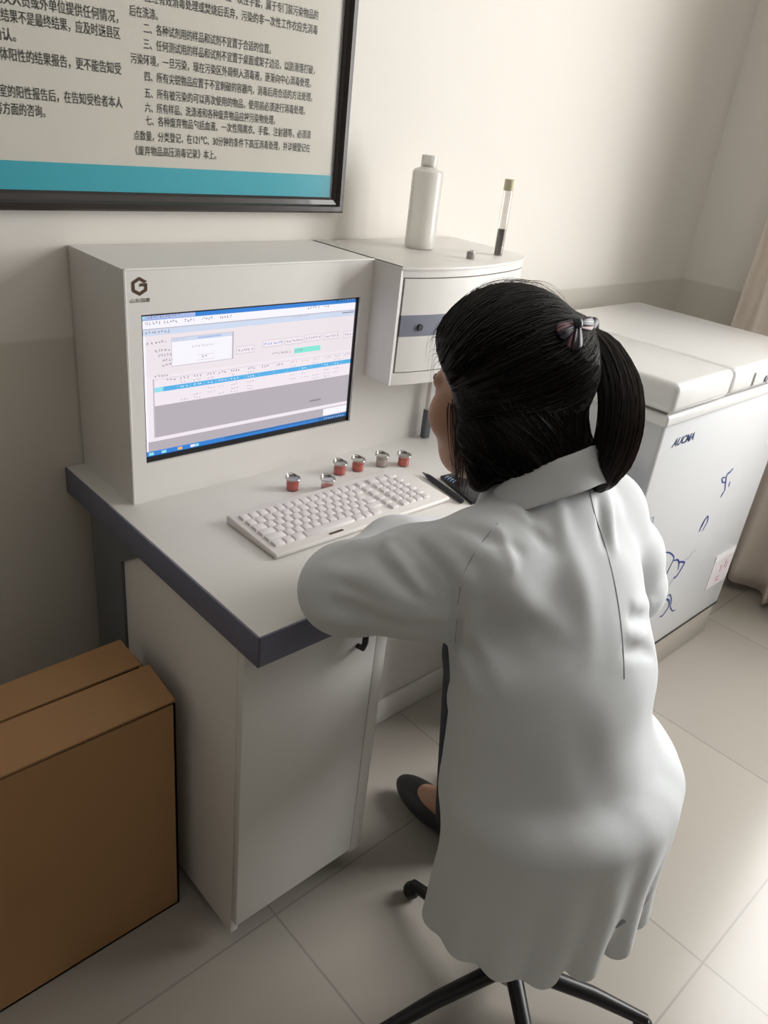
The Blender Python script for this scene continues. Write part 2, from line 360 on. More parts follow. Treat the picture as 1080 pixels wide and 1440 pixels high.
line('应经有效消毒处理或焚烧后丢弃，污染的非一次性工作衣应先消毒', .6820, 1.0327, 1.5392)
line('后在洗涤。', .6548, .704, 1.5165)
line('二、各种试剂用的样品和试剂不宜置于合适的位置。', .6783, .9281, 1.4955)
line('三、任何测试用的样品和试剂不宜置于桌面或架子边沿，以防滑落打破，', .6775, 1.0310, 1.4733)
line('污染环境，一旦污染，现在污染区外周倒入消毒液，逐渐向中心消毒处理。', .6540, 1.0240, 1.4503)
line('四、所有尖锐物品应置于不宜刺破的容器内，消毒后用合适的方法处理。', .6775, 1.0290, 1.4267)
line('五、所有被污染的可以再次使用的物品，使用前必须进行消毒处理。', .6766, 1.0132, 1.4022)
line('六、所有样品、洗涤液和各种废弃物品应按污染物处理。', .6765, .9435, 1.3804)
line('七、各种废弃物品包括血液、一次性隔离衣、手套、注射器等，必须清', .6772, 1.0304, 1.3605)
line('点数量，分类登记，在121℃、30分钟的条件下高压消毒处理，并详细登记在', .6545, 1.0305, 1.3365)
line('《废弃物品高压消毒记录》本上。', .6560, .8151, 1.3131)
line('得向其他无关人员或外单位提供任何情况，', .395, .6352, 1.5040, .0165)
line('阳性结果不是最终结果，应及时送县区', .4320, .6376, 1.4820, .0165)
line('确认。', .4400, .4740, 1.4577, .0165)
line('抗体阳性的结果报告，更不能告知受', .4360, .6368, 1.4324, .0165)
line('验室的阳性报告后，在告知受检者本人', .4300, .6363, 1.3836, .0165)
line('等方面的咨询。', .4330, .5081, 1.3600, .0165)
obj('printed_text', tx, 'ink', n, False)
obj('glass_pane', MB().box(PX0+FW-.004, PX1-FW+.004, -.0165, -.0150, PZ0+FW-.004, PZ1-FW+.004), 'pane', n, False)
# ------------------------------------------------------------------ desk
DX0, DX1, DY, DZ, DT = .4933, 1.492, -.6562, .75, .0526
d = thing('laboratory_desk', ((DX0+DX1)/2, DY/2, 0), 'white topped laboratory desk with thick grey edge, under the wall notice', 'desk')
obj('desktop', MB().box(DX0+.003, DX1-.003, DY+.003, -.002, DZ-DT+.001, DZ, .001), 'desk', d)
e = MB(); e.box(DX0, DX1, DY, DY+.004, DZ-DT, DZ-.0008, .0008); e.box(DX0, DX0+.004, DY, -.002, DZ-DT, DZ-.0008, .0008); e.box(DX1-.004, DX1, DY, -.002, DZ-DT, DZ-.0008, .0008)
obj('edge_band', e, 'grey', d)
def side_leg(x0, x1):
    m = MB(); b = bmesh.new(); poly = [(-.105, 0), (-.225, 0), (-.225, .652), (-.290, .694), (-.290, .6972), (-.105, .6972)]
    vs = [b.verts.new((x0, y, z)) for y, z in poly]; f = b.faces.new(vs); r = bmesh.ops.extrude_face_region(b, geom=[f])
    for q in r['geom']:
        if isinstance(q, bmesh.types.BMVert): q.co.x = x1
    bmesh.ops.recalc_face_normals(b, faces=b.faces[:]); return m.bm(b)
obj('leg', side_leg(DX0+.001, DX0+.042), 'steelgrey', d, False); obj('leg', side_leg(DX1-.042, DX1-.001), 'steelgrey', d, False)
CX0, CX1, CF = DX0+.006, .801, -.596                  # left cabinet under the top, its doors stand proud of CF
c = MB(); c.box(CX0, CX0+.016, CF, -.226, .03, DZ-DT, .0015); c.box(CX0+.044, CX0+.06, -.226, -.02, .03, DZ-DT, .0015); c.box(CX1-.016, CX1, CF, -.31, .03, DZ-DT, .0015); c.box(CX0+.016, CX1-.016, CF+.04, -.24, .03, .06)
c.box(CX1-.026, CX1, CF-.016, CF+.02, .06, DZ-DT, .0012); c.box(CX0+.016, CX1-.016, CF+.02, CF+.03, .06, DZ-DT)
obj('cabinet_body', c, 'desk', d)
dr = obj('cabinet_door', MB().box(CX0+.0, CX1-.0285, CF-.017, CF-.0005, .07, DZ-DT-.004, .0015), 'desk', d)
hd = MB(); hd.tube([(.729, CF-.017, .680), (.729, CF-.030, .678), (.729, CF-.034, .665), (.729, CF-.034, .625), (.729, CF-.030, .612), (.729, CF-.017, .609)], [.005, .0055, .0055, .0055, .0055, .005], 10)
obj('door_handle', hd, 'black', dr, label='black bow handle')
k = MB(); k.box(CX1, DX1-.06, -.31, -.295, .02, DZ-DT, .001); obj('knee_panel', k, 'desk', d)
k = MB(); k.box(CX1, DX1-.06, -.322, -.31, .0, .072, .002); obj('kick_strip', k, 'desk', d)
k = MB(); k.box(DX1-.06, DX1-.043, -.60, -.226, .03, DZ-DT, .0015); obj('side_panel', k, 'desk', d)
# ------------------------------------------------------------------ analyser console on the desk
BX0, BY, HB, WX, WYF, WZ = .5315, -.2086, 1.1587, 1.0555, -.2855, .9225
SX1, SX2, SZ1, SZ2 = .5587, 1.0280, .8231, 1.0864
g = thing('analyser_console', (1.0, -.12, DZ), 'white console with built in screen and curved drawer tower, standing on the desk', 'console')
HX = 1.480                                            # right end of the low housing under the tower
h = MB(); yb0 = -.003; th = .012
h.box(BX0, SX1, BY, BY+th, DZ, HB, 0); h.box(SX2, WX, BY, BY+th, DZ, HB, 0); h.box(SX1, SX2, BY, BY+th, DZ, SZ1, 0); h.box(SX1, SX2, BY, BY+th, SZ2, HB, 0)
h.box(BX0, BX0+th, BY+th, yb0, DZ, HB); h.box(BX0+th, WX, BY+th, yb0, HB-th, HB)
h.box(WX, HX, BY, BY+th, DZ, WZ); h.box(HX-th, HX, BY+th, yb0, DZ, WZ)
obj('housing', h, 'console', g, False)
e = MB(); e.tube([(BX0+.002, BY+.0015, HB-.001), (WX, BY+.0015, HB-.001)], .0022, 8); e.tube([(BX0+.002, BY+.002, DZ), (BX0+.002, BY+.002, HB)], .0025, 8); obj('corner_trim', e, 'console', g)
# monitor let into the housing
mo = MB(); b0 = BY+.006; mo.box(SX1+.0005, SX2-.0005, b0+.004, b0+.05, SZ1+.0005, SZ2-.0005)
mo.box(SX1, SX1+.0042, b0, b0+.006, SZ1, SZ2); mo.box(SX2-.0048, SX2, b0, b0+.006, SZ1, SZ2); mo.box(SX1, SX2, b0, b0+.006, SZ1, SZ1+.0095); mo.box(SX1, SX2, b0, b0+.006, SZ2-.004, SZ2)
mon = obj('monitor', mo, 'black', g, False, label='black monitor bezel')
def emis(name, col, st=1.0): return mat(name, tuple(c*.02 for c in col), .3, emit=col, es=st)
SC = [emis('scr_white', (.88, .80, .86)), emis('scr_blue', (.035, .22, .66)), emis('scr_paleblue', (.62, .70, .86)), emis('scr_grey', (.46, .42, .46)), emis('scr_row', (.09, .44, .80)), emis('scr_teal', (.25, .80, .68)), emis('scr_mark', (.22, .20, .26)), emis('scr_white2', (.92, .90, .97)), emis('scr_line', (.52, .48, .55)), emis('scr_tan', (.55, .47, .34)), emis('scr_taskdark', (.03, .16, .42)), emis('scr_orange', (.8, .5, .15)), emis('scr_cyan', (.3, .75, .85)), emis('scr_form', (.84, .77, .81)), emis('scr_titlepale', (.40, .50, .80))]
sc = MB(); ux0, ux1, uz0, uz1 = SX1+.0042, SX2-.0048, SZ1+.0095, SZ2-.004
def full(u, v): return (SX1+u*(SX2-SX1), SZ2-v*(SZ2-SZ1))
def R4(u0, u1, v0, v1, mi, lay=0):
    x0, za = full(u0, v0); x1, zb = full(u1, v1); x0 = max(x0, ux0); x1 = min(x1, ux1); za = min(za, uz1); zb = max(zb, uz0); y = b0+.0038-.00012*lay
    sc.add([(x0, y, zb), (x1, y, zb), (x1, y, za), (x0, y, za)], [(0, 1, 2, 3)], mi)
def marks(u0, u1, v, h=.018, mi=6, lay=3, dens=.0105):   # unreadable small characters: clusters of short strokes
    u = u0
    while u < u1:
        w_ = dens*(.7+.5*rng.random())
        for _ in range(3):
            a = u+rng.random()*w_*.6; vv = v+(rng.random()-.5)*h*.7
            if rng.random() < .6: R4(a, a+w_*.42, vv-.0022, vv+.0022, mi, lay)
            else: R4(a, a+.0016, vv-h*.35, vv+h*.35, mi, lay)
        u += w_*1.25
R4(0, 1, 0, 1, 0, 0)
R4(0, 1, 0, .047, 1, 1); R4(0, .22, .005, .044, 14, 2); R4(.01, .022, .012, .036, 12, 3); marks(.03, .155, .026, .022, 6, 3)
R4(.88, 1, .006, .032, 10, 2); marks(.90, .985, .018, .012, 2, 3)
R4(0, 1, .047, .10, 7, 1)
for a, b in ((.022, .074), (.094, .151), (.174, .22), (.246, .294), (.321, .371), (.732, .789), (.816, .847)): marks(a, b, .066 if a < .5 else .056, .02)
R4(0, 1, .10, .108, 8, 1); R4(0, 1, .106, .145, 2, 1); marks(.008, .109, .125, .02); marks(.657, .732, .113, .014, 8); R4(.92, .985, .115, .122, 6, 3)
R4(0, 1, .145, .41, 13, 1); R4(0, .022, .145, .93, 7, 2)
R4(.122, .385, .172, .362, 8, 2); R4(.1235, .378, .175, .358, 7, 3); R4(.1235, .378, .175, .20, 2, 4); marks(.13, .18, .186, .012, 8, 5); R4(.23, .33, .182, .192, 14, 5); marks(.205, .298, .243, .014, 8, 5); marks(.245, .27, .32, .016, 6, 5); R4(.225, .30, .303, .305, 8, 5); R4(.225, .30, .338, .340, 8, 5)
for a, b, v in ((.026, .104, .190), (.054, .112, .247), (.067, .12, .278), (.084, .12, .313), (.084, .12, .344)): marks(a, b, v, .018)
for a, b, v, mi in ((.405, .474, .308, 6), (.528, .606, .285, 1), (.635, .71, .286, 6), (.734, .806, .281, 6), (.837, .9, .284, 6), (.945, .984, .288, 6)):
    R4(a-.008, b+.008, v-.026, v+.026, 8, 2); R4(a-.0065, b+.0065, v-.024, v+.023, 0, 3); marks(a, b, v, .016, mi, 4)
marks(.569, .655, .363, .016); R4(.677, .814, .345, .384, 5, 2); marks(.682, .722, .363, .02, 6, 3)
R4(.0, 1, .41, .49, 0, 1); marks(.052, .10, .413, .016)
R4(.05, 1, .432, .434, 8, 2)
for i, a in enumerate((.10, .155, .21, .27, .32, .375, .45, .52, .59, .66, .72, .78, .84, .895, .95)): marks(a, a+.033, .448, .018, 9 if a > .6 else 6); R4(a-.012, a-.011, .436, .61, 13, 2)
R4(.05, .99, .489, .521, 4, 2); R4(.05, .085, .489, .521, 12, 3)
for v in (.475, .505, .545, .575, .598):
    for a in (.155, .21, .27, .32, .375, .45, .66, .72, .78, .84, .895):
        if rng.random() < .72: marks(a, a+.026, v, .012, 7 if v == .505 else 8, 4)
R4(.05, 1, .615, .93, 3, 2); R4(.045, .05, .43, .84, 8, 3); marks(.772, .831, .779, .024, 6, 4); R4(.772, .831, .775, .783, 6, 4)
R4(.02, 1, .836, .862, 0, 3); R4(.02, .86, .862, .93, 3, 3); R4(.855, .99, .868, .925, 7, 4)
R4(0, 1, .93, 1, 1, 5); R4(.35, 1, .932, .945, 10, 6); R4(.83, 1, .93, 1, 10, 6)
for a, mi in ((.02, 12), (.072, 12), (.14, 11), (.195, 0), (.212, 12)): R4(a, a+.02, .938, .958, mi, 7)
marks(.86, .98, .95, .012, 2, 7)
obj('screen_display', sc, SC, mon, False)
# brown hexagon letter mark and maker's name
lg = MB(); cx, cz, ro, ri = .5572, 1.1323, .0148, .0092
hexo = [(cx+ro*math.sin(math.radians(a))*1.02, cz+ro*math.cos(math.radians(a))*1.0) for a in (60, 0, -60, -120, -180, -240)]
hexi = [(cx+ri*math.sin(math.radians(a))*1.02, cz+ri*math.cos(math.radians(a))*1.0) for a in (60, 0, -60, -120, -180, -240)]
yl = BY-.0006
V = [(x, yl, z) for x, z in hexo]+[(x, yl, z) for x, z in hexi]; lg.add(V, [(i, i+1, 7+i, 6+i) for i in range(5)])
ex = hexo[5]; ix = hexi[5]
lg.add([(ix[0], yl, ix[1]), (ex[0], yl, ex[1]), (ex[0], yl, cz+.0005), (ix[0]+.0005, yl, cz+.0005)], [(0, 1, 2, 3)]); lg.add([(cx-.001, yl, cz-.0002), (ex[0], yl, cz-.0002), (ex[0], yl, cz+.0045), (cx+.0015, yl, cz+.0045)], [(0, 1, 2, 3)])
text_xz(lg, '山东国康', .5405, .5746, 1.1102, .0068, yl, bold=.004)
obj('maker_mark', lg, 'logo', g, False, label='brown hexagonal letter mark over four small characters')
# drawer tower with a bowed front
plan = [(1.0555, -.2855), (1.08, -.2925), (1.11, -.2995), (1.157, -.3065), (1.20, -.3090), (1.24, -.3090), (1.29, -.3045), (1.343, -.2955), (1.39, -.2860), (1.43, -.2745), (1.465, -.258), (1.49, -.236), (1.503, -.205), (1.506, -.17)]
def densify(p, n=4):
    p = np.array(p); out = []
    for i in range(len(p)-1):
        p0 = p[max(i-1, 0)]; p1 = p[i]; p2 = p[i+1]; p3 = p[min(i+2, len(p)-1)]
        for t in np.linspace(0, 1, n, endpoint=False): out.append(.5*((2*p1)+(-p0+p2)*t+(2*p0-5*p1+4*p2-p3)*t*t+(-p0+3*p1-3*p2+p3)*t**3))
    out.append(p[-1]); return np.array(out)
PL = densify(plan)
def offs(pl, o):
    t = np.gradient(pl, axis=0); t /= np.linalg.norm(t, axis=1)[:, None]; nrm = np.stack([t[:, 1], -t[:, 0]], 1); return pl+nrm*o
def shell(pl, o0, o1, z0, z1, mi=0):                  # curved panel between two offsets of the plan line
    a = offs(pl, o0); b = offs(pl, o1); n_ = len(a); v = [(*p, z0) for p in b]+[(*p, z1) for p in b]+[(*p, z0) for p in a]+[(*p, z1) for p in a]; f = []
    for i in range(n_-1):
        f += [(i, i+1, n_+i+1, n_+i), (2*n_+i+1, 2*n_+i, 3*n_+i, 3*n_+i+1), (n_+i, n_+i+1, 3*n_+i+1, 3*n_+i), (i+1, i, 2*n_+i, 2*n_+i+1)]
    f += [(0, n_, 3*n_, 2*n_), (n_-1, 3*n_-1, 4*n_-1, 2*n_-1)]; return v, f
def sub(x0, x1): return PL[(PL[:, 0] >= x0-1e-6) & (PL[:, 0] <= x1+1e-6)]
inner = offs(PL, -.008)
tw = MB(); tw.prism([tuple(p) for p in inner]+[(1.506, yb0), (WX, yb0)], WZ, HB-.002)
tv = shell(PL, -.008, 0, WZ, .9478); tw.add(*tv); tv = shell(PL, -.008, 0, 1.1392, HB-.004); tw.add(*tv)
tw.box(WX-.0005, WX+.007, -.2868, yb0, WZ, HB)
tv = shell(PL[-12:], -.008, 0, .9478, 1.1392); tw.add(*tv)
obj('tower_body', tw, 'console', g)
tp = MB(); tp.prism([tuple(p) for p in offs(PL, .0025)]+[(1.5085, yb0), (WX-.001, yb0), (WX-.001, -.2868)], HB-.006, HB, .0012); obj('tower_top', tp, 'console', g)
D_ = sub(1.0645, PL[-12][0]-.003); D_[0] = D_[0]
dp = MB(); dp.add(*shell(D_, -.0075, 0.0005, .9500, 1.1370)); door = obj('tower_door', dp, 'console', g)
gp = MB(); gp.add(*shell(PL[2:-12], -.0079, -.0071, .9478, 1.1392)); obj('door_gap_shade', gp, 'gap', g)  # dark sheet behind the door, standing in for the shade in its gap
st = MB(); st.add(*shell(sub(1.0605, PL[-12][0]-.003), -.004, .0012, 1.0237, 1.0662)); obj('grey_stripe', st, 'stripe', door, label='blue-grey band across the drawer door')
kh = MB(); hp = D_[np.argmin(abs(D_[:, 0]-1.107))]; kh.lathe([(0, 0), (.0068, 0), (.0068, .004), (0, .004)], (hp[0], hp[1]-.0005, 1.0418), 20, axis=(0, -1, 0)); obj('lock_hole', kh, 'black', door)
po = obj('support_post', MB().box(1.2435, 1.2565, -.235, -.223, DZ, WZ, .001), 'console', g)
obj('post_sleeve', MB().box(1.2415, 1.2585, -.2365, -.2215, DZ+.001, .8195, .001), 'steelgrey', po, label='dark grey sleeve round the foot of the post')
# ------------------------------------------------------------------ things standing on the console
def lathe_thing(name, loc, label, cat, parts, group=None):
    t = thing(name, loc, label, cat, group)
    for nm, prof, m in parts: obj(nm, MB().lathe(prof, loc, 32), m, t)
    return t
lathe_thing('plastic_bottle', (1.268, -.118, HB), 'milky white plastic bottle with narrow neck, on the console top', 'bottle', [
    ('bottle_body', [(0, 0), (.028, 0), (.0325, .003), (.0332, .01), (.0332, .150), (.0325, .156), (.029, .160), (.019, .1635), (.0155, .166), (.0148, .170), (0, .170)], 'bottle'),
    ('bottle_cap', [(0, .166), (.0168, .166), (.0172, .168), (.0172, .186), (.016, .1885), (0, .189)], 'bottle')])
vl = (1.417, -.222, HB)
t = lathe_thing('test_vial', vl, 'tall clear vial with cream cap and dark filling, on the console top', 'vial', [
    ('filling', [(0, .002), (.0088, .002), (.0088, .056), (0, .056)], 'darkfill'),
    ('cap', [(0, .136), (.0112, .136), (.0116, .138), (.0116, .157), (.0105, .159), (0, .159)], 'cream')])
obj('glass_tube', MB().lathe([(0, 0), (.0095, 0), (.0105, .002), (.0105, .140), (.0093, .140), (.0093, .0015), (0, .0015)], vl, 32), 'cup', t)
vs_ = (1.300, -.243, HB)
t = lathe_thing('vial_stopper', vs_, 'small clear grey stopper lying upright on the console top left of the vial', 'stopper', [
    ('stopper_body', [(0, 0), (.0085, 0), (.009, .001), (.009, .014), (.008, .016), (0, .016)], mat('grey_translucent', (.42, .40, .38), .25, trans=.3))])
obj('rim', MB().torus((vs_[0], vs_[1], HB+.0155), .0082, .0014), 'chrome', t)
# ------------------------------------------------------------------ sample cups
def cup(loc, label, fill, level=.015):
    t = thing('sample_cup', loc, label, 'cup', 'small sample cups behind the keyboard'); return t
CUPG = 'small sample cups behind the keyboard'
proto = None
def make_cup():
    t = thing('sample_cup', (0, 0, 0), '', 'cup', CUPG)
    obj('cup_wall', MB().lathe([(0, 0), (.0118, 0), (.0125, .001), (.0130, .024), (.0122, .024), (.0117, .0016), (0, .0016)], (0, 0, 0), 28), 'cup', t)
    r = MB(); r.torus((0, 0, .0245), .0146, .0012, 30, 8); r.lathe([(.0128, .0235), (.0150, .0238), (.0150, .0246), (.0128, .0248), (.0128, .0235)], (0, 0, 0), 28); obj('rim', r, 'chrome', t)
    obj('liquid', MB().lathe([(0, .0018), (.0114, .0018), (.0119, .0150), (.0116, .0152), (0, .0152)], (0, 0, 0), 28), 'liquid', t)
    h = MB(); h.tube([(.0146*math.cos(a), .0146*math.sin(a), .0245+.004*math.sin((a-.3)/2.6*math.pi)) for a in np.linspace(.3, 2.9, 14)], .0009, 6); obj('wire_handle', h, 'chrome', t); return t
def put(src, loc, label, rz=0, swap=None):
    r = src.copy(); COL.objects.link(r); r.location = loc; r['label'] = label
    for ch in list(src.children):
        c = ch.copy(); COL.objects.link(c); c.parent = r
        if swap and ch.name.startswith('liquid'): c.data = swap
    return r
p_ = make_cup(); p_.location = (.8146, -.2978, DZ); p_['label'] = 'red sample cup farthest left, alone behind the left half of the keyboard'
lq = [c for c in p_.children if c.name.startswith('liquid')][0]
pk = lq.data.copy(); pk.materials[0] = M_['pinkliq']; pw = lq.data.copy(); pw.materials[0] = M_['powder']
for v in pk.vertices: v.co.z = .0018+(v.co.z-.0018)*.55
put(p_, (.8725, -.3335, DZ), 'sample cup mostly hidden by the back edge of the keyboard, rim showing', swap=pk)
put(p_, (.9425, -.2865, DZ), 'red sample cup second from the right of the lone one, left of the close pair')
put(p_, (.9875, -.2915, DZ), 'red sample cup right beside another red one, left of the cloudy colourless cup')
put(p_, (1.048, -.2990, DZ), 'cloudy colourless sample cup, the only full one without red liquid', swap=pw)
put(p_, (1.092, -.3210, DZ), 'red sample cup farthest right, behind the number pad and nearest the face')
# ------------------------------------------------------------------ keyboard
KX0, KX1, KY0, KY1 = .633, 1.052, -.498, -.349
kb = thing('computer_keyboard', ((KX0+KX1)/2, (KY0+KY1)/2, DZ), 'white full-size computer keyboard lying on the desk in front of the screen', 'keyboard')
def wedge(x0, x1, y0, y1, z0f, zf, zb, bev):
    b = bmesh.new(); bmesh.ops.create_cube(b, size=1)
    for v in b.verts:
        x = x0 if v.co.x < 0 else x1; y = y0 if v.co.y < 0 else y1; z = DZ+z0f if v.co.z < 0 else (DZ+zf if v.co.y < 0 else DZ+zb); v.co = (x, y, z)
    bmesh.ops.bevel(b, geom=b.edges[:], offset=bev, segments=3, affect='EDGES', profile=.5); return MB().bm(b)
obj('keyboard_shell', wedge(KX0, KX1, KY0, KY1, .001, .0100, .0165, .0035), 'kb', kb)
def ktop(y): return DZ+.0100+(y-KY0)/(KY1-KY0)*.0065
PIT = .0186; rows = []
y0 = KY0+.0185
def krow(r, xs, widths, chars=None):
    for i, (x, w_) in enumerate(zip(xs, widths)): rows.append((x, w_, r, chars[i] if chars else ''))
def seq(x, ws): 
    out = []
    for w_ in ws: out.append(x); x += w_*PIT
    return out
X0 = KX0+.0125
W0 = [1.25, 1, 1.25, 6.0, 1.25, 1, 1.25]; krow(0, seq(X0, W0), W0)
W1 = [2.1]+[1]*10+[1.9]; krow(1, seq(X0, W1), W1, ['']+list('ZXCVBNM<>?')+[''])
W2 = [1.7]+[1]*11+[1.3]; krow(2, seq(X0, W2), W2, ['']+list('ASDFGHJKL;\'')+[''])
W3 = [1.4]+[1]*12+[.6+0]; W3[-1] = .6; W3 = [1.4]+[1]*12; krow(3, seq(X0, W3), W3, ['']+list('QWERTYUIOP[]'))
W4 = [1]*13+[1]; krow(4, seq(X0, W4), W4, list('`1234567890-=')+[''])
W5 = [1]*14; krow(5, seq(X0, W5), W5)
Xn = X0+14.35*PIT
for r in range(6):                                   # navigation column and number pad
    krow(r, [Xn], [1])
    if r < 5: krow(r, seq(Xn+1.5*PIT, [1, 1, 1, 1]), [1, 1, 1, 1], {0: ['0', '', '.', ''], 1: list('123')+[''], 2: list('456+'), 3: list('789-'), 4: ['', '/', '*', '']}[r])
    else: krow(r, seq(Xn+1.5*PIT, [1.33, 1.33, 1.33]), [1.33]*3)
SPH = .0188
nkey = 0; kmesh = {}
for x, w_, r, ch in rows:
    yc = y0+(r+.5)*SPH+(.002 if r == 5 else 0); wd = w_*PIT-.0016; dp_ = SPH-.0022; z = ktop(yc)
    key = round(wd, 4)
    if key not in kmesh:
        b = bmesh.new(); bmesh.ops.create_cube(b, size=1)
        for v in b.verts:
            k_ = 1 if v.co.z < 0 else .0
            v.co = (v.co.x*(wd-(0 if k_ else .0028)), v.co.y*(dp_-(0 if k_ else .0030)), -.001 if k_ else .0042)
        bmesh.ops.bevel(b, geom=b.edges[:], offset=.0008, segments=2, affect='EDGES', profile=.5)
        me = bpy.data.meshes.new('key'); b.to_mesh(me); b.free(); me.materials.append(M_['key']); me.polygons.foreach_set('use_smooth', [True]*len(me.polygons)); me.set_sharp_from_angle(angle=.6); kmesh[key] = me
    o = bpy.data.objects.new('key', kmesh[key]); COL.objects.link(o); o.parent = kb
    o.location = Vector((x+w_*PIT/2, yc, z))-kb.location; o.rotation_euler = (math.atan(.0065/(KY1-KY0)), 0, 0); nkey += 1
    if ch:
        v, f = text2d(ch); a = [p[0] for p in v]; sc_ = .0052
        o_ = o.location+kb.location; leg = MB().add([(x+.0042+(p[0]-min(a))*sc_, yc+.0012+p[1]*sc_, ktop(yc+p[1]*sc_)+.00445) for p in v], f)
        lo_ = obj('legend', leg, 'legend', None, False); lo_.data.transform(Matrix.Rotation(-math.atan(.0065/(KY1-KY0)), 4, 'X') @ Matrix.Translation(-o_)); lo_.parent = o
print('keys', nkey)
mk = MB()
for i in range(7): mk.box(.7525+i*.0045, .7525+i*.0045+.0034, KY0+.0062, KY0+.0110, ktop(KY0+.008)-.0003, ktop(KY0+.011)+.0006)
obj('maker_mark', mk, 'logo', kb, False, label='small brown maker mark on the front edge')
# ------------------------------------------------------------------ black pad and pen
pd = thing('tablet_pad', (1.185, -.472, DZ), 'flat black pad with a small blue mark, lying on the desk right of the keyboard', 'tablet')
c4 = np.array([(1.078, -.532), (1.112, -.412), (1.30, -.430), (1.275, -.548)])
def slab(p, z0, z1, bev):
    return MB().prism([tuple(q) for q in p], z0, z1, bev)
obj('pad_body', slab(c4[::-1], DZ, DZ+.008, .002), 'black', pd)
cc = c4.mean(0); obj('pad_surface', slab((cc+(c4-cc)*.93)[::-1], DZ+.0078, DZ+.0085, .0002), mat('dark_glossy_surface', (.018, .018, .02), .18), pd)
bl = MB(); blue = mat('pale_blue_mark', (.10, .25, .45), .4)
for i in range(4):
    a = np.array((1.1075, -.452+.0075*i)); b_ = a+np.array((.016, .004)); bl.tube([(*a, DZ+.0087), (*((a+b_)/2+np.array((0, .0022))), DZ+.0087), (*b_, DZ+.0087)], .0008, 5)
obj('blue_mark', bl, blue, pd)
pa = np.array((1.0935, -.378, DZ+.0058)); pb = np.array((1.0660, -.519, DZ+.0058)); ax = (pb-pa)/np.linalg.norm(pb-pa); L_ = float(np.linalg.norm(pb-pa))
pn = thing('pen', ((pa+pb)/2-np.array((0, 0, .0058))).tolist(), 'black pen lying between the keyboard and the black pad', 'pen')
obj('barrel', MB().lathe([(0, .018), (.0045, .019), (.0056, .03), (.0056, L_-.012), (.005, L_-.002), (0, L_)], pa, 16, axis=ax), 'black', pn)
obj('tip', MB().lathe([(0, 0), (.0012, .001), (.0043, .019), (0, .019)], pa, 16, axis=ax), 'steelgrey', pn)
# ------------------------------------------------------------------ chest freezer
FX0, FX1, FY0, FY1, FZ = 1.5654, 2.3297, -.6498, -.0907, .9674
fr = thing('chest_freezer', ((FX0+FX1)/2, (FY0+FY1)/2, 0), 'white chest freezer with blue flower print, against the wall beside the desk', 'freezer')
LZ = .0700
obj('cabinet', MB().box(FX0+.012, FX1-.006, FY0+.008, FY1, .117, FZ-LZ-.012, .012, 3), 'freezer', fr)
obj('collar', MB().box(FX0+.004, FX1-.002, FY0+.001, FY1, FZ-LZ-.034, FZ-LZ-.006, .006, 3), 'lid', fr)
obj('gasket', MB().box(FX0+.012, FX1-.008, FY0+.010, FY1-.01, FZ-LZ-.008, FZ-LZ+.003), 'rubber', fr)
LXM = 1.838
l1 = obj('lid', MB().box(FX0-.004, LXM-.0015, FY0-.006, FY1+.004, FZ-LZ, FZ, .016, 4), 'lid', fr, label='larger left section of the lid')
m = MB(); m.box(LXM+.0015, FX1+.004, FY0-.004, FY1+.004, FZ-LZ, FZ-.001, .016, 4)
l2 = obj('lid', m, 'lid', fr, label='right section of the lid')
hh = MB(); hh.box(LXM+.12, LXM+.26, FY0-.0085, FY0-.002, FZ-LZ+.012, FZ-.022, .006, 3); obj('lid_handle', hh, 'lid', l2)
lk = MB(); lk.lathe([(0, 0), (.009, 0), (.009, .003), (.006, .0035), (0, .0035)], (LXM+.19, FY0-.0082, FZ-.047), 20, axis=(0, -1, 0)); obj('lid_lock', lk, 'steelgrey', l2)
obj('plinth', MB().box(FX0+.03, FX1-.016, FY0+.014, FY1-.02, .002, .117, .004), 'plinth', fr)
obj('base_seam', MB().box(FX0+.014, FX1-.008, FY0+.0095, FY1-.01, .113, .121), 'gap', fr)
le = MB(); yz = FY0+.0074
text_xz(le, 'AUCMA', 1.640, 1.745, .8115, .0215, yz, bold=.028, shear=.35); obj('lettering', le, 'navy', fr, False, label='navy italic capitals')
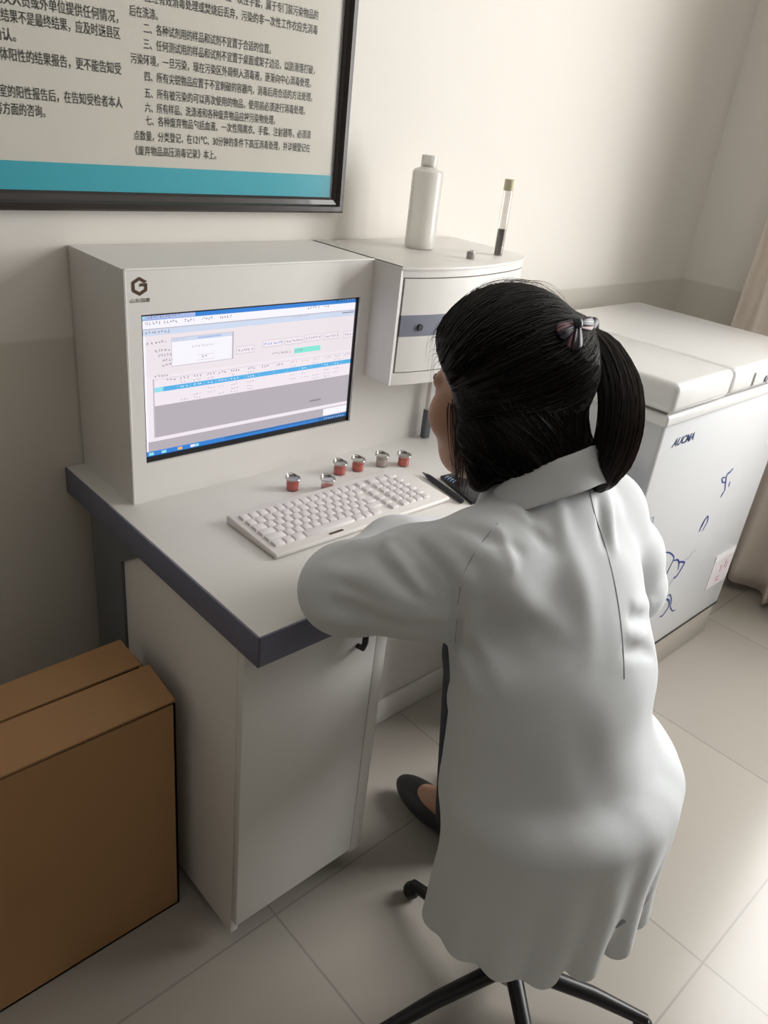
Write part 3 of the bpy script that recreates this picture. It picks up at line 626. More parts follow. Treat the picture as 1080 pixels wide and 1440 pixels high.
FL = [([(1.679, .536), (1.706, .535), (1.746, .521), (1.757, .505), (1.755, .481), (1.754, .46)], .0011, 1), ([(1.68, .534), (1.717, .525), (1.742, .512), (1.748, .494), (1.748, .465), (1.75, .432)], .0013, 0), ([(1.687, .52), (1.718, .512), (1.742, .494), (1.749, .469), (1.748, .436)], .0030, 0),
      ([(1.764, .453), (1.772, .472), (1.809, .467), (1.847, .445), (1.858, .429), (1.846, .4), (1.832, .367), (1.812, .351)], .0012, 0), ([(1.779, .47), (1.78, .441), (1.776, .401)], .0009, 1), ([(1.861, .425), (1.888, .418), (1.905, .399), (1.911, .378)], .0016, 0), ([(1.9, .408), (1.938, .394), (1.936, .381), (1.916, .356), (1.899, .356)], .0021, 0),
      ([(1.857, .426), (1.843, .382), (1.826, .353)], .0010, 1), ([(1.901, .354), (1.877, .331), (1.863, .309)], .0008, 1), ([(1.871, .282), (1.886, .29), (1.92, .271), (1.93, .247), (1.911, .226), (1.89, .228)], .0018, 0), ([(1.874, .289), (1.896, .296), (1.914, .294), (1.937, .265), (1.943, .242), (1.971, .217), (1.99, .214)], .0012, 0), ([(1.936, .404), (1.957, .403), (1.971, .414), (1.99, .418)], .0009, 1),
      ([(2.062, .655), (2.048, .647), (2.033, .641), (2.045, .61), (2.057, .587)], .0017, 0), ([(2.027, .636), (2.007, .638), (2.021, .622), (2.041, .62)], .0013, 0), ([(2.072, .613), (2.074, .596)], .0015, 0), ([(2.053, .588), (2.042, .571)], .0017, 0), ([(1.996, .526), (1.979, .509), (1.971, .482)], .0020, 0), ([(1.996, .526), (2.006, .505), (1.992, .479)], .0013, 0), ([(1.984, .511), (1.976, .494)], .0012, 0), ([(1.647, .615), (1.657, .614), (1.661, .596), (1.661, .588)], .0011, 1),
      ([(1.60, .47), (1.62, .52), (1.66, .545), (1.69, .53)], .0014, 0), ([(1.62, .44), (1.66, .49), (1.70, .48), (1.72, .43)], .002, 0), ([(1.70, .33), (1.66, .36), (1.63, .34), (1.66, .31), (1.71, .32)], .0013, 0), ([(1.75, .43), (1.74, .38), (1.75, .33), (1.80, .30), (1.87, .285)], .0009, 1), ([(1.776, .40), (1.79, .35), (1.83, .31)], .0008, 1), ([(1.76, .37), (1.79, .33), (1.84, .31)], .0008, 1)]
def flower(L, name, label):
    fb = MB()
    for pts, r, mi in L:
        pp = densify(np.array(pts), 5); y = yz
        t_ = np.gradient(pp, axis=0); t_ /= np.linalg.norm(t_, axis=1)[:, None]; nn = np.stack([-t_[:, 1], t_[:, 0]], 1); wv = r*1.25*(.55+.45*np.sin(np.linspace(.3, 2.9, len(pp))))[:, None]
        a = pp+nn*wv*1.5; b_ = pp-nn*wv*1.5; k_ = len(pp)
        fb.add([(p[0], y, p[1]) for p in a]+[(p[0], y, p[1]) for p in b_], [(i, i+1, k_+i+1, k_+i) for i in range(k_-1)], mi)
    obj(name, fb, ['blueink', 'paleink'], fr, False, label=label)
flower(FL[:12]+FL[20:], 'flower_print', 'large blue line flower low on the front'); flower(FL[12:16], 'leaf_print', 'small blue leaf sprig, upper one'); flower(FL[16:19], 'leaf_print', 'small blue leaf sprig, lower one'); flower(FL[19:20], 'leaf_print', 'small pale leaf at the left')
sk = MB(); sk.box(2.172, 2.309, yz-.0006, yz+.001, .215, .335, 0, mi=0); sk.box(2.172, 2.309, yz-.0008, yz+.001, .315, .335, 0, mi=1)
for x, z, w_, h_ in ((2.23, .285, .012, .003), (2.235, .272, .003, .02), (2.26, .285, .004, .03), (2.275, .275, .003, .025), (2.225, .245, .02, .003), (2.235, .232, .014, .003), (2.228, .238, .003, .016)): sk.box(x, x+w_, yz-.001, yz+.001, z-h_/2, z+h_/2, 0, mi=2)
obj('rating_sticker', sk, ['sticker', mat('white_sticker_header', (.85, .84, .85), .4), 'pinkink'], fr, False, label='pale pink sticker with a white heading')
# ------------------------------------------------------------------ curtain on the right wall
cu = MB(); nx, nz = 110, 40; V = []; yA, yB = -.275, -.98
for j in range(nz+1):
    z = .03+(2.56-.03)*j/nz
    for i in range(nx+1):
        s_ = i/nx; y = yA+(yB-yA)*s_; ph = s_*2*math.pi*6.5; fl = .030+.014*math.sin(3*s_*7+1)
        flare = 1+.35*max(0, 1-z/1.0)
        x = 2.672-.022*math.cos(s_*9)+fl*flare*math.sin(ph+.3*math.sin(z*2.1))-.035*max(0, .6-z)*math.sin(ph*.5)
        V.append((min(x, 2.762), y+.012*math.sin(ph*.5+z*3)-(.06*max(0, .5-z) if s_ < .2 else 0), z+(.015*math.sin(ph*.5) if j == 0 else 0)))
f = [(j*(nx+1)+i, j*(nx+1)+i+1, (j+1)*(nx+1)+i+1, (j+1)*(nx+1)+i) for j in range(nz) for i in range(nx)]
cu.add(V, f); co = obj('curtain', cu, 'curtain'); rebase(co, (2.70, -.66, .03)); tag(co, 'cream floor-length curtain hanging in folds at the right, behind the freezer', 'curtain')
sm = co.modifiers.new('thickness', 'SOLIDIFY'); sm.thickness = .003
rd = MB(); rd.tube([(2.70, -.28, 2.585), (2.70, -3.2, 2.585)], .013, 12); ro_ = obj('curtain_rod', rd, 'chrome'); rebase(ro_, (2.70, -1.7, 2.585)); tag(ro_, 'metal curtain rod above the right window', 'rod')
# ------------------------------------------------------------------ cardboard carton
bx0, bx1, by0, by1, bz = .03, .468, -.462, -.272, .515
cb = thing('cardboard_box', ((bx0+bx1)/2, (by0+by1)/2, 0), 'brown cardboard box with loosely closed flaps on the floor left of the desk', 'box')
w = MB(); t3 = .004
w.box(bx0, bx1, by0, by0+t3, .001, bz-.01); w.box(bx0, bx1, by1-t3, by1, .001, bz-.01); w.box(bx0, bx0+t3, by0, by1, .001, bz-.01); w.box(bx1-t3, bx1, by0, by1, .001, bz-.01); w.box(bx0, bx1, by0, by1, .001, .006)
obj('carton', w, 'card', cb, False)
def flap(P, th=.004):
    P = [Vector(p) for p in P]; nn = (P[1]-P[0]).cross(P[3]-P[0]).normalized()*th; return MB().add([p for p in P]+[p-nn for p in P], [(0, 1, 2, 3), (7, 6, 5, 4), (0, 4, 5, 1), (1, 5, 6, 2), (2, 6, 7, 3), (3, 7, 4, 0)])
ym = -.364
obj('flap', flap([(bx0, by1, bz-.008), (bx0, ym+.002, bz+.001), (bx1-.01, ym+.002, bz+.009), (bx1-.004, by1, bz+.003)][::-1]), 'card', cb, False)
obj('flap', flap([(bx0, ym-.001, bz+.001), (bx0, by0, bz-.008), (bx1, by0, bz-.004), (bx1+.003, ym-.002, bz+.006)][::-1]), 'card', cb, False)
obj('flap', flap([(bx1+.001, by0+.02, bz-.012), (bx1+.001, by1-.02, bz-.012), (bx1+.014, by1-.03, bz-.10), (bx1+.014, by0+.03, bz-.10)]), 'cardedge', cb, False)
# ------------------------------------------------------------------ stool
sx_, sy_ = .838, -.985
so = thing('stool', (sx_, sy_, 0), 'round grey stool under the seated person', 'stool')
obj('seat', MB().lathe([(0, .40), (.15, .40), (.165, .408), (.168, .42), (.165, .434), (.15, .442), (0, .442)], (sx_, sy_, 0), 40), 'stool', so)
obj('column', MB().lathe([(0, .06), (.026, .06), (.026, .24), (.018, .245), (.018, .40), (0, .40)], (sx_, sy_, 0), 24), 'chrome', so)
for i in range(5):
    a = 2*math.pi*i/5+.3; dx, dy = math.cos(a), math.sin(a); l = MB(); l.tube([(sx_+dx*.02, sy_+dy*.02, .085), (sx_+dx*.15, sy_+dy*.15, .065), (sx_+dx*.25, sy_+dy*.25, .035)], [.016, .014, .011], 10)
    l.sphere((sx_+dx*.25, sy_+dy*.25, .018), .018, 12); obj('leg', l, 'black', so)
# ------------------------------------------------------------------ the person
HC = np.array((.804, -.7582, 1.0966)); HS = 1.04; yaw, pit, rol = .15, .25, .051
F = np.array((-math.sin(yaw)*math.cos(pit), math.cos(yaw)*math.cos(pit), -math.sin(pit)))
U = np.array((0, .0, 1.)); U = U-F*(U@F); U /= np.linalg.norm(U); U = U*math.cos(rol)+np.cross(F, U)*math.sin(rol); Rr = np.cross(F, U)
def H(r, f, u): return HC+(Rr*r+F*f+U*u)*HS
def E_(*r): return tuple(x*HS for x in r)
FRM = [Rr, F, U]
NB = np.array((.828, -.845, .992))
ELB = (.607, -.700, .815); LWR = (.835, -.668, .802); ERB = (1.082, -.885, .755); RWR = (1.055, -.745, .680)
SHL = (.685, -.858, .915); SHR = (.980, -.852, .912)
B = Sdf((.50, -1.20, .0), (1.28, -.40, 1.24), .004)
B.ell(H(0, -.012, .03), E_(.074, .092, .092), FRM, .01)
B.ell(H(0, .03, -.045), E_(.058, .058, .072), FRM, .03)
B.ell(H(0, .060, -.085), E_(.034, .030, .030), FRM, .03)
for s_ in (-1, 1):
    B.ell(H(s_*.041, .056, -.027), E_(.027, .027, .032), FRM, .02)                    # cheek
    B.ell(H(s_*.032, .090, .003), E_(.014, .009, .009), FRM, .012, 'sub')             # eye socket
    B.cap(H(s_*.012, .086, .020), H(s_*.044, .070, .018), .007, .006, .014)         # brow
    B.ell(H(s_*.076, -.012, -.012), E_(.010, .018, .030), FRM, .008)                  # ear
    B.ell(H(s_*.009, .093, -.032), E_(.008, .008, .007), FRM, .008)                   # nostril wing
B.cap(H(0, .082, .014), H(0, .100, -.028), .009, .0095, .014); B.cap(H(0, .078, .006), H(0, .082, -.050), .016, .020, .02)
B.cap(H(-.018, .083, -.060), H(.018, .083, -.060), .007, .007, .006); B.cap(H(-.014, .083, -.070), H(.014, .083, -.070), .007, .007, .006)
B.cap(H(0, -.03, -.05), NB, .050, .052, .03)
B.chain([NB, (.83, -.848, .90), (.83, -.885, .82), (.832, -.94, .66), (.835, -.975, .53)], [.048, .06, .085, .085, .09], .03)
B.cap(SHL, SHR, .036, .036, .03)
B.chain([SHL, ELB, LWR], [.046, .038, .025], .015); B.chain([SHR, ERB, RWR], [.046, .038, .025], .015)
def hand(wr, tip, palm_n, side):
    wr = np.array(wr, float); d_ = np.array(tip, float)-wr; d_ /= np.linalg.norm(d_); nrm = np.array(palm_n, float); nrm = nrm-d_*(nrm@d_); nrm /= np.linalg.norm(nrm); sd = np.cross(d_, nrm)*side
    for o in (-.024, -.008, .008, .024): B.cap(wr+d_*.015+sd*o*.6, wr+d_*.085+sd*o*1.15, .013, .0115, .012)
    for o, l, q in ((-.029, .058, .9), (-.0095, .072, 1), (.0105, .078, 1.05), (.030, .070, 1)):
        p0 = wr+d_*.085+sd*o; p1 = p0+d_*l*.45-nrm*(-.010); p2 = p1+d_*l*.32-nrm*.006; p3 = p2+d_*l*.22-nrm*.013
        B.chain([p0, p1, p2, p3], [.0098, .0088, .008, .0072], .003)
    t0 = wr+d_*.03+sd*.024; t1 = t0+d_*.034+sd*.026-nrm*.004; t2 = t1+d_*.028+sd*.006-nrm*.004; B.chain([t0, t1, t2], [.014, .0105, .0085], .006)
hand((LWR[0]+.012, LWR[1]+.001, .793), (.94, -.715, .788), (0, 0, 1), 1); hand((RWR[0]-.002, RWR[1]+.008, .668), (.98, -.64, .630), (0, 0, 1), 1)
LEGS = [((.775, -.975, .53), (1.005, -.665, .505), (1.015, -.70, .10)), ((.895, -.985, .53), (1.155, -.72, .505), (1.165, -.755, .10))]
for hp_, kn, an in LEGS: B.chain([hp_, kn, an, (an[0], an[1]+.10, .05)], [.075, .050, .034, .028], .02)
ps = thing('person', (.84, -.85, 0), 'woman in white lab coat with black ponytail, seated at the desk', 'person')
bm_ = B.mesh(1)
P_ = np.array(bm_.v); Fc = np.array([P_[list(q)].mean(0) for q in bm_.f]); rel = Fc-HC; lr, lf, lu = rel@Rr, rel@F, rel@U
lipm = (abs(lr) < .024) & (lf > .078) & (lu > -.078) & (lu < -.054); bm_.m = lipm.astype(int).tolist()
obj('body', bm_, ['skin', 'lip'], ps)
for s_ in (-1, 1):
    ey = MB(); ey.sphere(H(s_*.031, .0712, .003), .0108, 16, 0); ey.sphere(H(s_*.031, .0777, .002), .0056, 12, 1); obj('eye', ey, ['eye', 'iris'], ps)
    br = MB(); br.tube(list(B.stick([H(s_*.014, .092, .021), H(s_*.024, .090, .025), H(s_*.036, .085, .026), H(s_*.048, .074, .022)], .0002)), [.0016, .0022, .002, .001], 6); obj('eyebrow', br, 'hair', ps)
# trousers and shoes
TR = Sdf((.60, -1.20, .03), (1.30, -.48, .68), .006)
TR.ell((.835, -.980, .535), (.155, .112, .085), None, .03)
for hp_, kn, an in LEGS: TR.chain([hp_, kn, (an[0], an[1], an[2]+.0)], [.088, .064, .058], .02)
obj('trousers', TR.mesh(1), 'trouser', ps)
for hp_, kn, an in LEGS:
    SH = Sdf((an[0]-.09, an[1]-.10, -.01), (an[0]+.09, an[1]+.24, .16), .005); SH.ell((an[0], an[1]-.01, .048), (.040, .052, .046), None, .02); SH.ell((an[0], an[1]+.085, .036), (.044, .105, .034), None, .02); SH.cap((an[0], an[1], .06), (an[0], an[1], .10), .036, .040, .015)
    SH.disp(lambda X, Y, Z: np.maximum(0, (.004-Z))*2+0*X+0*Y); obj('shoe', SH.mesh(1), 'shoe', ps)
# lab coat
C_ = Sdf((.50, -1.25, .30), (1.22, -.54, 1.06), .004)
C_.ell((.832, -.975, .555), (.172, .140, .13), None, .05); C_.ell((.822, -.945, .70), (.166, .120, .16), None, .06); C_.ell((.828, -.885, .825), (.168, .118, .135), None, .05)
C_.cap(SHL, SHR, .062, .062, .05); C_.cap(NB-np.array((0, .0, .040)), (.735, -.862, .916), .054, .058, .03); C_.cap(NB-np.array((0, .0, .040)), (.935, -.855, .914), .054, .058, .03)
C_.ell((.832, -.880, .958), (.085, .046, .050), None, .03); C_.cap((.790, -.815, .955), (.868, -.812, .955), .040, .040, .03)
C_.cap((.712, -.930, .765), (.700, -.950, .60), .070, .075, .05)
C_.chain([(.700, -.858, .903), (.650, -.79, .862), ELB], [.072, .070, .062], .035); C_.chain([ELB, (.74, -.668, .812), LWR], [.062, .058, .047], .025)
C_.chain([(.975, -.854, .895), (1.040, -.874, .82), ERB], [.068, .064, .057], .035); C_.chain([ERB, (1.068, -.80, .705), RWR], [.057, .053, .045], .025)
for hp_, kn, an in LEGS:
    k_ = np.array(kn); h_ = np.array(hp_); C_.cap(h_+np.array((0, 0, .01)), h_+(k_-h_)*.60+np.array((0, 0, .008)), .102, .088, .05)
for ang in np.linspace(math.pi*.92, math.pi*1.95, 10):       # skirt of the coat falling round the back of the stool
    px, py = .832+.168*math.cos(ang), -.975+.138*math.sin(ang); C_.cap((px, py, .56), (.832+(px-.832)*1.16, -.975+(py+.975)*1.20, .34), .032, .022, .05)
C_.ell((.842, -.970, .33), (.162, .136, .122), None, .02, 'sub')
COLL = NB+np.array((0, .008, .022))
C_.cap(COLL, COLL+np.array((0, .06, .10)), .052, .054, .01, 'sub')
for wr, fr_ in ((LWR, (.74, -.668, .812)), (RWR, (1.068, -.80, .705))):
    dd = np.array(wr)-np.array(fr_); dd /= np.linalg.norm(dd); C_.cap(np.array(wr)+dd*.030, np.array(wr)+dd*.09, .032, .05, .004, 'sub')
def cray(u, v):
    Rm = Euler(CROT).to_matrix(); return np.array(Rm @ Vector(((u-540)/FPX, -(v-720)/FPX, -1)))
def on_coat(u, v):
    p = C_.trace(np.array(CAM), cray(u, v), .6, 1.9); return p
def fold(uv, amp, w):
    pts = [on_coat(*q) for q in uv]; pts = [p for p in pts if p is not None]
    if len(pts) > 1: C_.ridge(pts, amp, w)
C0 = C_.d.copy()
FOLDS = [([(546, 760), (570, 792), (592, 826)], .013, .009), ([(556, 760), (583, 793), (606, 824)], -.015, .0065), ([(462, 800), (520, 820), (590, 850)], .005, .012), ([(480, 835), (560, 860), (630, 872)], .006, .010), ([(520, 775), (560, 815), (600, 850)], -.004, .010), ([(615, 745), (660, 770), (700, 790)], .004, .010), ([(640, 740), (690, 757), (730, 775)], -.004, .009), ([(700, 745), (712, 775), (720, 800)], .005, .008), ([(600, 752), (640, 790), (665, 830)], .007, .012), ([(575, 752), (610, 790), (640, 830)], -.004, .010), ([(470, 775), (500, 765), (520, 768)], .004, .012), ([(440, 865), (520, 880), (600, 905)], .005, .014), ([(470, 850), (540, 870), (630, 880)], -.005, .012), ([(500, 800), (560, 840), (620, 865)], .004, .016),
         ([(640, 820), (646, 860), (640, 905)], -.006, .008), ([(655, 810), (660, 860), (652, 905)], .005, .010), ([(720, 715), (745, 735), (762, 750)], .006, .010), ([(745, 705), (750, 735), (765, 760)], -.006, .010), ([(770, 690), (785, 720), (790, 760)], .004, .012), ([(640, 905), (655, 935), (665, 970)], .006, .010), ([(660, 890), (690, 930), (705, 970)], .005, .012), ([(665, 840), (700, 880), (730, 930)], -.004, .016), ([(690, 800), (740, 850), (800, 890)], .004, .02),
         ([(892, 850), (915, 848), (934, 852)], .007, .010), ([(890, 872), (912, 868), (926, 872)], -.008, .010), ([(886, 895), (905, 893), (922, 900)], .006, .010), ([(884, 918), (905, 915), (918, 920)], -.006, .010), ([(850, 690), (858, 730), (862, 770)], .005, .010), ([(842, 700), (846, 735), (850, 765)], -.004, .008), ([(800, 760), (820, 840), (830, 920)], .004, .02)]
for uv_, am_, w_ in FOLDS: fold(uv_, am_*1.45, w_)
C_.disp(lambda X, Y, Z: .0014*np.sin(X*41+Z*17+2*np.sin(Y*13))*np.sin(Y*33-Z*19+1.3*np.sin(X*21)))
cm = C_.mesh(1); coat = obj('lab_coat', cm, 'coat', ps)
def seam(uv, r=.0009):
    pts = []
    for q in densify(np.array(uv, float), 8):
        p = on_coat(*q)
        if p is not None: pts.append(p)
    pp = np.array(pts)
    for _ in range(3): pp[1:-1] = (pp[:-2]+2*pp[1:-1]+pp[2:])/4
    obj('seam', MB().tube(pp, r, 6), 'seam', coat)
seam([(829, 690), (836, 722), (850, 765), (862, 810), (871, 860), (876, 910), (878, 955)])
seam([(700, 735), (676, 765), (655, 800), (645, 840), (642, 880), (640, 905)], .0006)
# collar: a stand wrapped round the neck with a fall turned down over it
cl = MB(); n_ = 49; prof_n = 9; V = []
cax = np.array((.02, .22, 1.0)); cax /= np.linalg.norm(cax); ca = np.array((1., 0, 0)); ca = ca-cax*(ca@cax); ca /= np.linalg.norm(ca); cb_ = np.cross(cax, ca)
CO = NB+np.array((.002, .004, .010))
for i in range(n_):
    th_ = -2.45+i/(n_-1)*(2.45+1.85); s_ = abs(th_)/2.45
    dr_ = ca*math.sin(th_)-cb_*math.cos(th_)
    top = .050-.010*s_-.024*s_**3; fall = .050+.020*s_**3
    rx_ = 1+.10*abs(math.sin(th_)); base = -.012
    pr = [(.056, base), (.0585, top*.5), (.060, top-.004), (.0625, top), (.0665, top-.003), (.0715, top-fall*.5), (.0800, top-fall), (.0775, top-fall-.001), (.0685, top-fall*.5), (.0630, top-.006)]
    for r_, z_ in pr: V.append(CO+dr_*(r_*1.06+.010*s_**2)*rx_+cax*(z_-.062*s_**2)+np.array((0, -.0, 0)))
k_ = len(pr)
f = [(i*k_+q, i*k_+(q+1) % k_, (i+1)*k_+(q+1) % k_, (i+1)*k_+q) for i in range(n_-1) for q in range(k_)]
f += [tuple(range(k_))[::-1], tuple((n_-1)*k_+q for q in range(k_))]
cl.add(V, f); co_ = obj('collar', cl, 'coat', coat)
ss = co_.modifiers.new('sub', 'SUBSURF'); ss.levels = 1; ss.render_levels = 2
# ------------------------------------------------------------------ hair
def AT(u, v, dep):
    Rm = Euler(CROT).to_matrix(); return np.array(CAM)+np.array(Rm @ Vector(((u-540)/FPX, -(v-720)/FPX, -1)))*dep
TIE = np.array((0.8841, -0.8082, 1.1839))
HA = Sdf((.62, -.98, .93), (1.05, -.58, 1.26), .003)
HA.ell(H(0, -.010, .034), E_(.088, .108, .101), FRM, .0, cut=lambda r, f, u: (.80*(f-.010)-.60*(u+.034)-.010+.10*np.maximum(0, .05-abs(r)))*1.0)
HA.ell(H(0, -.040, -.035), E_(.081, .062, .075), FRM, .03)
HA.cap(H(0, -.036, -.05), NB+np.array((0, .004, .030)), .076, .0605, .03)
for s_ in (-1, 1): HA.chain([H(s_*.072, -.004, .0), H(s_*.068, -.004, -.045), H(s_*.056, .000, -.105)], [.022, .021, .018], .02)
HA.cap(H(.006, -.085, .030), TIE, .042, .020, .03)
hm = HA.mesh(1); hair = obj('hair', hm, 'hair', ps)
def strands(paths, rads, m=3):
    mb = MB()
    for p, r in zip(paths, rads):
        k_ = len(p); mb.tube(p, [r*(1-.75*i/(k_-1)) for i in range(k_)], m)
    return mb
paths = []; rads = []
EC = H(0, -.010, .034); ER = np.array(E_(.088, .108, .101)); Tl = np.array([(TIE-EC)@a for a in FRM])/ER; Tn = Tl/np.linalg.norm(Tl)
tries = 0
while len(paths) < 1700 and tries < 20000:
    tries += 1; q = rng.normal(size=3); q /= np.linalg.norm(q); r_, f_, u_ = q*ER
    if .80*(f_-.010)-.60*(u_+.034)-.010 > -.002 or u_ < -.055: continue
    om = math.acos(max(-1, min(1, q@Tn)))
    if om < .25: continue
    n_ = 11; off = 1.004+.014*rng.random(); pts = []; jit = rng.normal(size=3)*.03
    for t in np.linspace(0, 1, n_):
        v = (math.sin((1-t)*om)*q+math.sin(t*om)*Tn)/math.sin(om)+jit*math.sin(t*math.pi); v /= np.linalg.norm(v); e = v*ER*off; e = e+(Tl*ER-e)*max(0, (t-.86)/.14)**2*.6
        pts.append(EC+Rr*e[0]+F*e[1]+U*e[2])
    pts = list(HA.stick(pts, .0004+.0016*rng.random())); paths.append(pts); rads.append(.0006+.0006*rng.random())
obj('hair_strands', strands(paths, rads), 'hair', hair)
# lower hair hanging over the nape and beside the face
paths = []; rads = []
for i in range(900):
    a = rng.uniform(-2.7, 2.7); s_ = math.sin(a); c_ = -math.cos(a)
    if c_ > .5: continue
    u0 = rng.uniform(-.10, .01); da = rng.uniform(.25, .7)*(-1 if a > 0 else 1)*(1 if abs(a) > .5 else .3); L_ = rng.uniform(.03, .07); pts = []
    for t in np.linspace(0, 1, 9): b_ = a+da*t; pts.append(H(math.sin(b_)*.085, -math.cos(b_)*.075-.028, max(u0-L_*t, -.125)))
    paths.append(list(HA.stick(pts, .0003+.0012*rng.random()))); rads.append(.0006+.0006*rng.random())
obj('nape_strands', strands(paths, rads), 'hair', hair)
paths = []; rads = []
for i in range(70):
    x0 = rng.normal(0, .005); f0 = rng.normal(.008, .008); e = rng.normal(0, .004); L_ = rng.uniform(.07, .128); pts = []
    for t in np.linspace(0, 1, 10): pts.append(H(-.084+x0*.4+.014*t+e*t*t*.4, (f0-.012)*(1-.75*t*t)+.012+.003*math.sin(t*2.4+i)+.010*t+e*t, .000+x0-L_*t))
    paths.append(pts); rads.append(.0006+.0005*rng.random())
for i in range(26):                                   # wisps beside the forehead
    a = rng.uniform(-1.25, -.15); u0 = rng.uniform(.02, .095); L_ = rng.uniform(.02, .048); o_ = rng.uniform(.002, .010); pts = []
    for t in np.linspace(0, 1, 9): w_ = .082+o_*math.sin(t*2.0); pts.append(H(math.sin(a)*w_-.004*t, .006+math.cos(a)*(w_+.016), u0+.012*t-L_*t*t*1.2))
    d0 = HA.stick([pts[0]], -.001)[0]-pts[0]; paths.append([p+d0*(1-.35*k/8) for k, p in enumerate(pts)]); rads.append(.00026)
for i in range(70):                                   # fine hairs lifting off the crown
    q = np.array((rng.uniform(-.8, .5), rng.uniform(.1, .8), rng.uniform(.5, 1))); q /= np.linalg.norm(q); om = math.acos(max(-1, min(1, q@Tn))); lf_ = rng.uniform(.002, .010); t0 = rng.uniform(0, .4); pts = []
    for t in np.linspace(t0, t0+.45, 10): v = (math.sin((1-t)*om)*q+math.sin(t*om)*Tn)/math.sin(om); v = v*ER*(1.01+lf_/.1*math.sin((t-t0)/.45*2.6)); pts.append(EC+Rr*v[0]+F*v[1]+U*v[2])
    paths.append(pts); rads.append(.0003)
obj('loose_strands', strands(paths, rads), 'brownhair', hair)
# ponytail
down = np.array((0, 0, -1.)); bk = -F*.92+Rr*.20; bk[2] = 0; bk /= np.linalg.norm(bk)
ctr = np.array([TIE, (0.8834, -0.8495, 1.1702), (0.8743, -0.8902, 1.1347), (0.8629, -0.9111, 1.0902), (0.8617, -0.9106, 1.0452), (0.8570, -0.9082, 1.0090)])
rad_ = np.array([.012, .021, .0265, .028, .027, .015]); ctr = densify(ctr, 3); rad_ = np.interp(np.linspace(0, 5, len(ctr)), np.arange(6), rad_)
PT = Sdf(ctr.min(0)-.06, ctr.max(0)+.06, .003); PT.chain(list(ctr), list(rad_*.80), .01)
PT.disp(lambda X, Y, Z: .0016*np.sin((X*Rr[0]+Y*Rr[1])*330+5*np.sin(Z*24)))
pony = obj('ponytail', PT.mesh(1), 'hair', hair)
for mname, cnt, lo in (('hair', 520, 0), ('brownhair', 260, .35)):
    paths = []; rads = []
    for i in range(cnt):
        a = rng.uniform(0, 2*math.pi); rr_ = math.sqrt(rng.uniform(.55, 1.15)); tw_ = rng.normal(0, .35); end = rng.uniform(.80, 1.0); pts = []
        if mname == 'brownhair': a = rng.normal(-.1, .8)  # brown strands gathered on the outer side paint in the ponytail's highlight
        for t in np.linspace(0, end, 13):
            x = t*(len(ctr)-1); j = min(int(x), len(ctr)-2); c_ = ctr[j]+(ctr[j+1]-ctr[j])*(x-j); tg = ctr[j+1]-ctr[j]; tg /= np.linalg.norm(tg)
            s1 = np.cross(tg, bk); s1 = s1 if np.linalg.norm(s1) > .1 else np.cross(tg, U); s1 /= np.linalg.norm(s1); s2 = np.cross(s1, tg); r_ = np.interp(x, np.arange(len(ctr)), rad_)*rr_
            pts.append(c_+(s1*math.sin(a+tw_*t)+s2*math.cos(a+tw_*t))*r_)
        paths.append(pts); rads.append(.0005+.0006*rng.random())
    obj('ponytail_strands', strands(paths, rads), mname, pony)
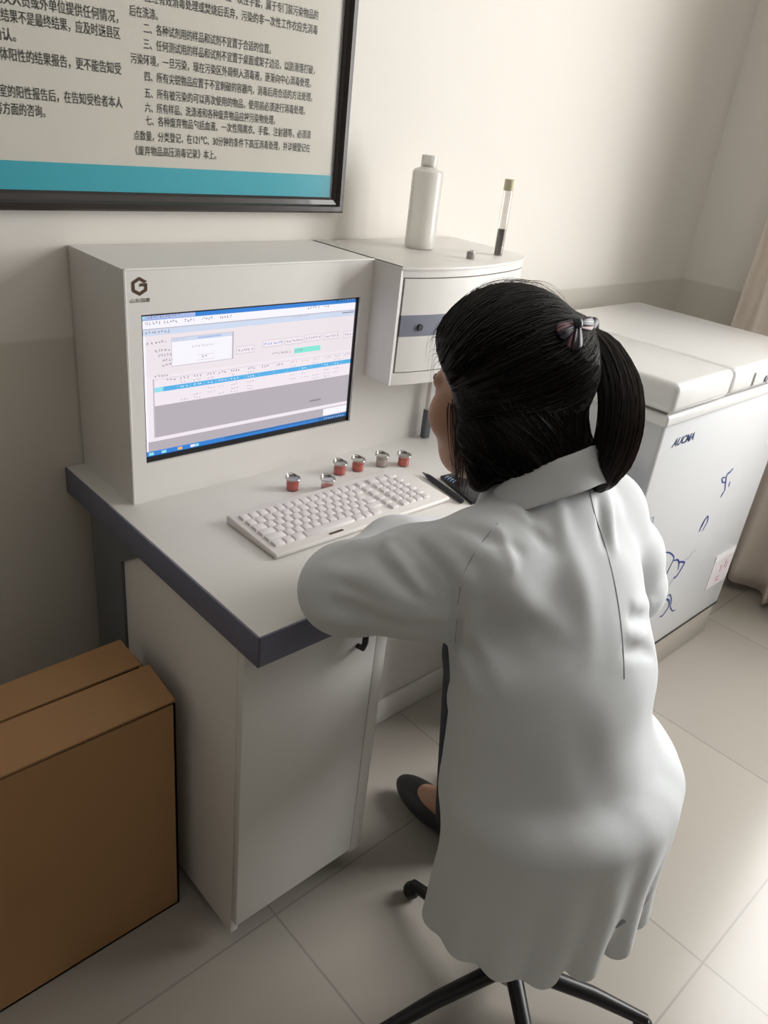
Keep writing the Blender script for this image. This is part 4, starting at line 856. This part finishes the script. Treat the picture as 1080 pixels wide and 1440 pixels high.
# satin bow tied round the ponytail
def ribbon(pts, width, nrm, th=.0022):
    pts = densify(np.array(pts), 5); m = MB(); v = []; k_ = len(pts); wd = np.interp(np.linspace(0, 1, k_), np.linspace(0, 1, len(width)), width)
    for i in range(k_):
        t = pts[min(i+1, k_-1)]-pts[max(i-1, 0)]; t /= np.linalg.norm(t); s1 = np.cross(t, nrm); s1 = s1/max(np.linalg.norm(s1), 1e-6); n2 = np.cross(s1, t)
        for q in np.linspace(-1, 1, 7): v.append(pts[i]+s1*wd[i]*q+n2*.0035*math.cos(q*5+i*.3))
    f = [(i*7+q, i*7+q+1, (i+1)*7+q+1, (i+1)*7+q) for i in range(k_-1) for q in range(6)]
    mi = [0 if q in (0, 1, 4, 5) else (1 if q == 2 else 2) for i in range(k_-1) for q in range(6)]
    m.add(v, f); m.m = mi; return m
kn = TIE+bk*.014
m1 = MB().torus(kn, .0165, .0075, 26, 10, 0, tuple(bk)); tie = obj('hair_tie', m1, 'scr_navy', hair, label='dark plum satin hair tie with a bow')
def on_hair(u, v, up):
    d_ = cray(u, v); p = HA.trace(np.array(CAM), d_, .7, 1.15); q = PT.trace(np.array(CAM), d_, .7, 1.15)
    c_ = [float(np.linalg.norm(x-np.array(CAM))) for x in (p, q) if x is not None]
    dn = d_/np.linalg.norm(d_); return np.array(CAM)+dn*((min(c_) if c_ else .985*float(np.linalg.norm(d_)))-up)
cen = on_hair(812, 456, .014)
def wing(tip, up, W0, W1, skew=0):
    e = on_hair(*tip, up); dv = e-cen; vw = (np.array(CAM)-cen); vw /= np.linalg.norm(vw); pv = np.cross(dv, vw); pv /= np.linalg.norm(pv); m = MB(); v = []; nu, nv = 14, 17
    for i in range(nu+1):
        t = i/nu; w_ = W0+(W1-W0)*math.sin(min(1, t*1.15)*math.pi/2); rnd = math.sqrt(max(0, 1-max(0, (t-.82)/.18)**2))*.25+.75
        for k in range(nv+1):
            q = k/nv*2-1; v.append(cen+dv*t*(1-.12*q*q*t)+pv*(w_*rnd*q+skew*t*t*.01)+vw*(.0065*math.sin(t*math.pi*.95)*(1-q*q)+.0016*math.cos(q*9)*(1-.4*t)))
    f = [(i*(nv+1)+k, i*(nv+1)+k+1, (i+1)*(nv+1)+k+1, (i+1)*(nv+1)+k) for i in range(nu) for k in range(nv)]
    m.add(v, f); m.m = [(0, 0, 0, 0, 0, 2, 0, 0, 0, 0, 0, 1, 1, 0, 1, 0, 0)[k] for i in range(nu) for k in range(nv)]
    o = obj('bow_loop', m, ['scr_navy', 'scr_pink', 'scr_slate'], tie); z = o.modifiers.new('thickness', 'SOLIDIFY'); z.thickness = .0018; return o
wing((785, 470), .006, .0045, .0125); wing((836, 456), .004, .0045, .0095); wing((805, 492), .004, .004, .0105)
obj('bow_knot', MB().sphere(cen, (.0068, .0068, .0088), 14), 'scr_slate', tie)
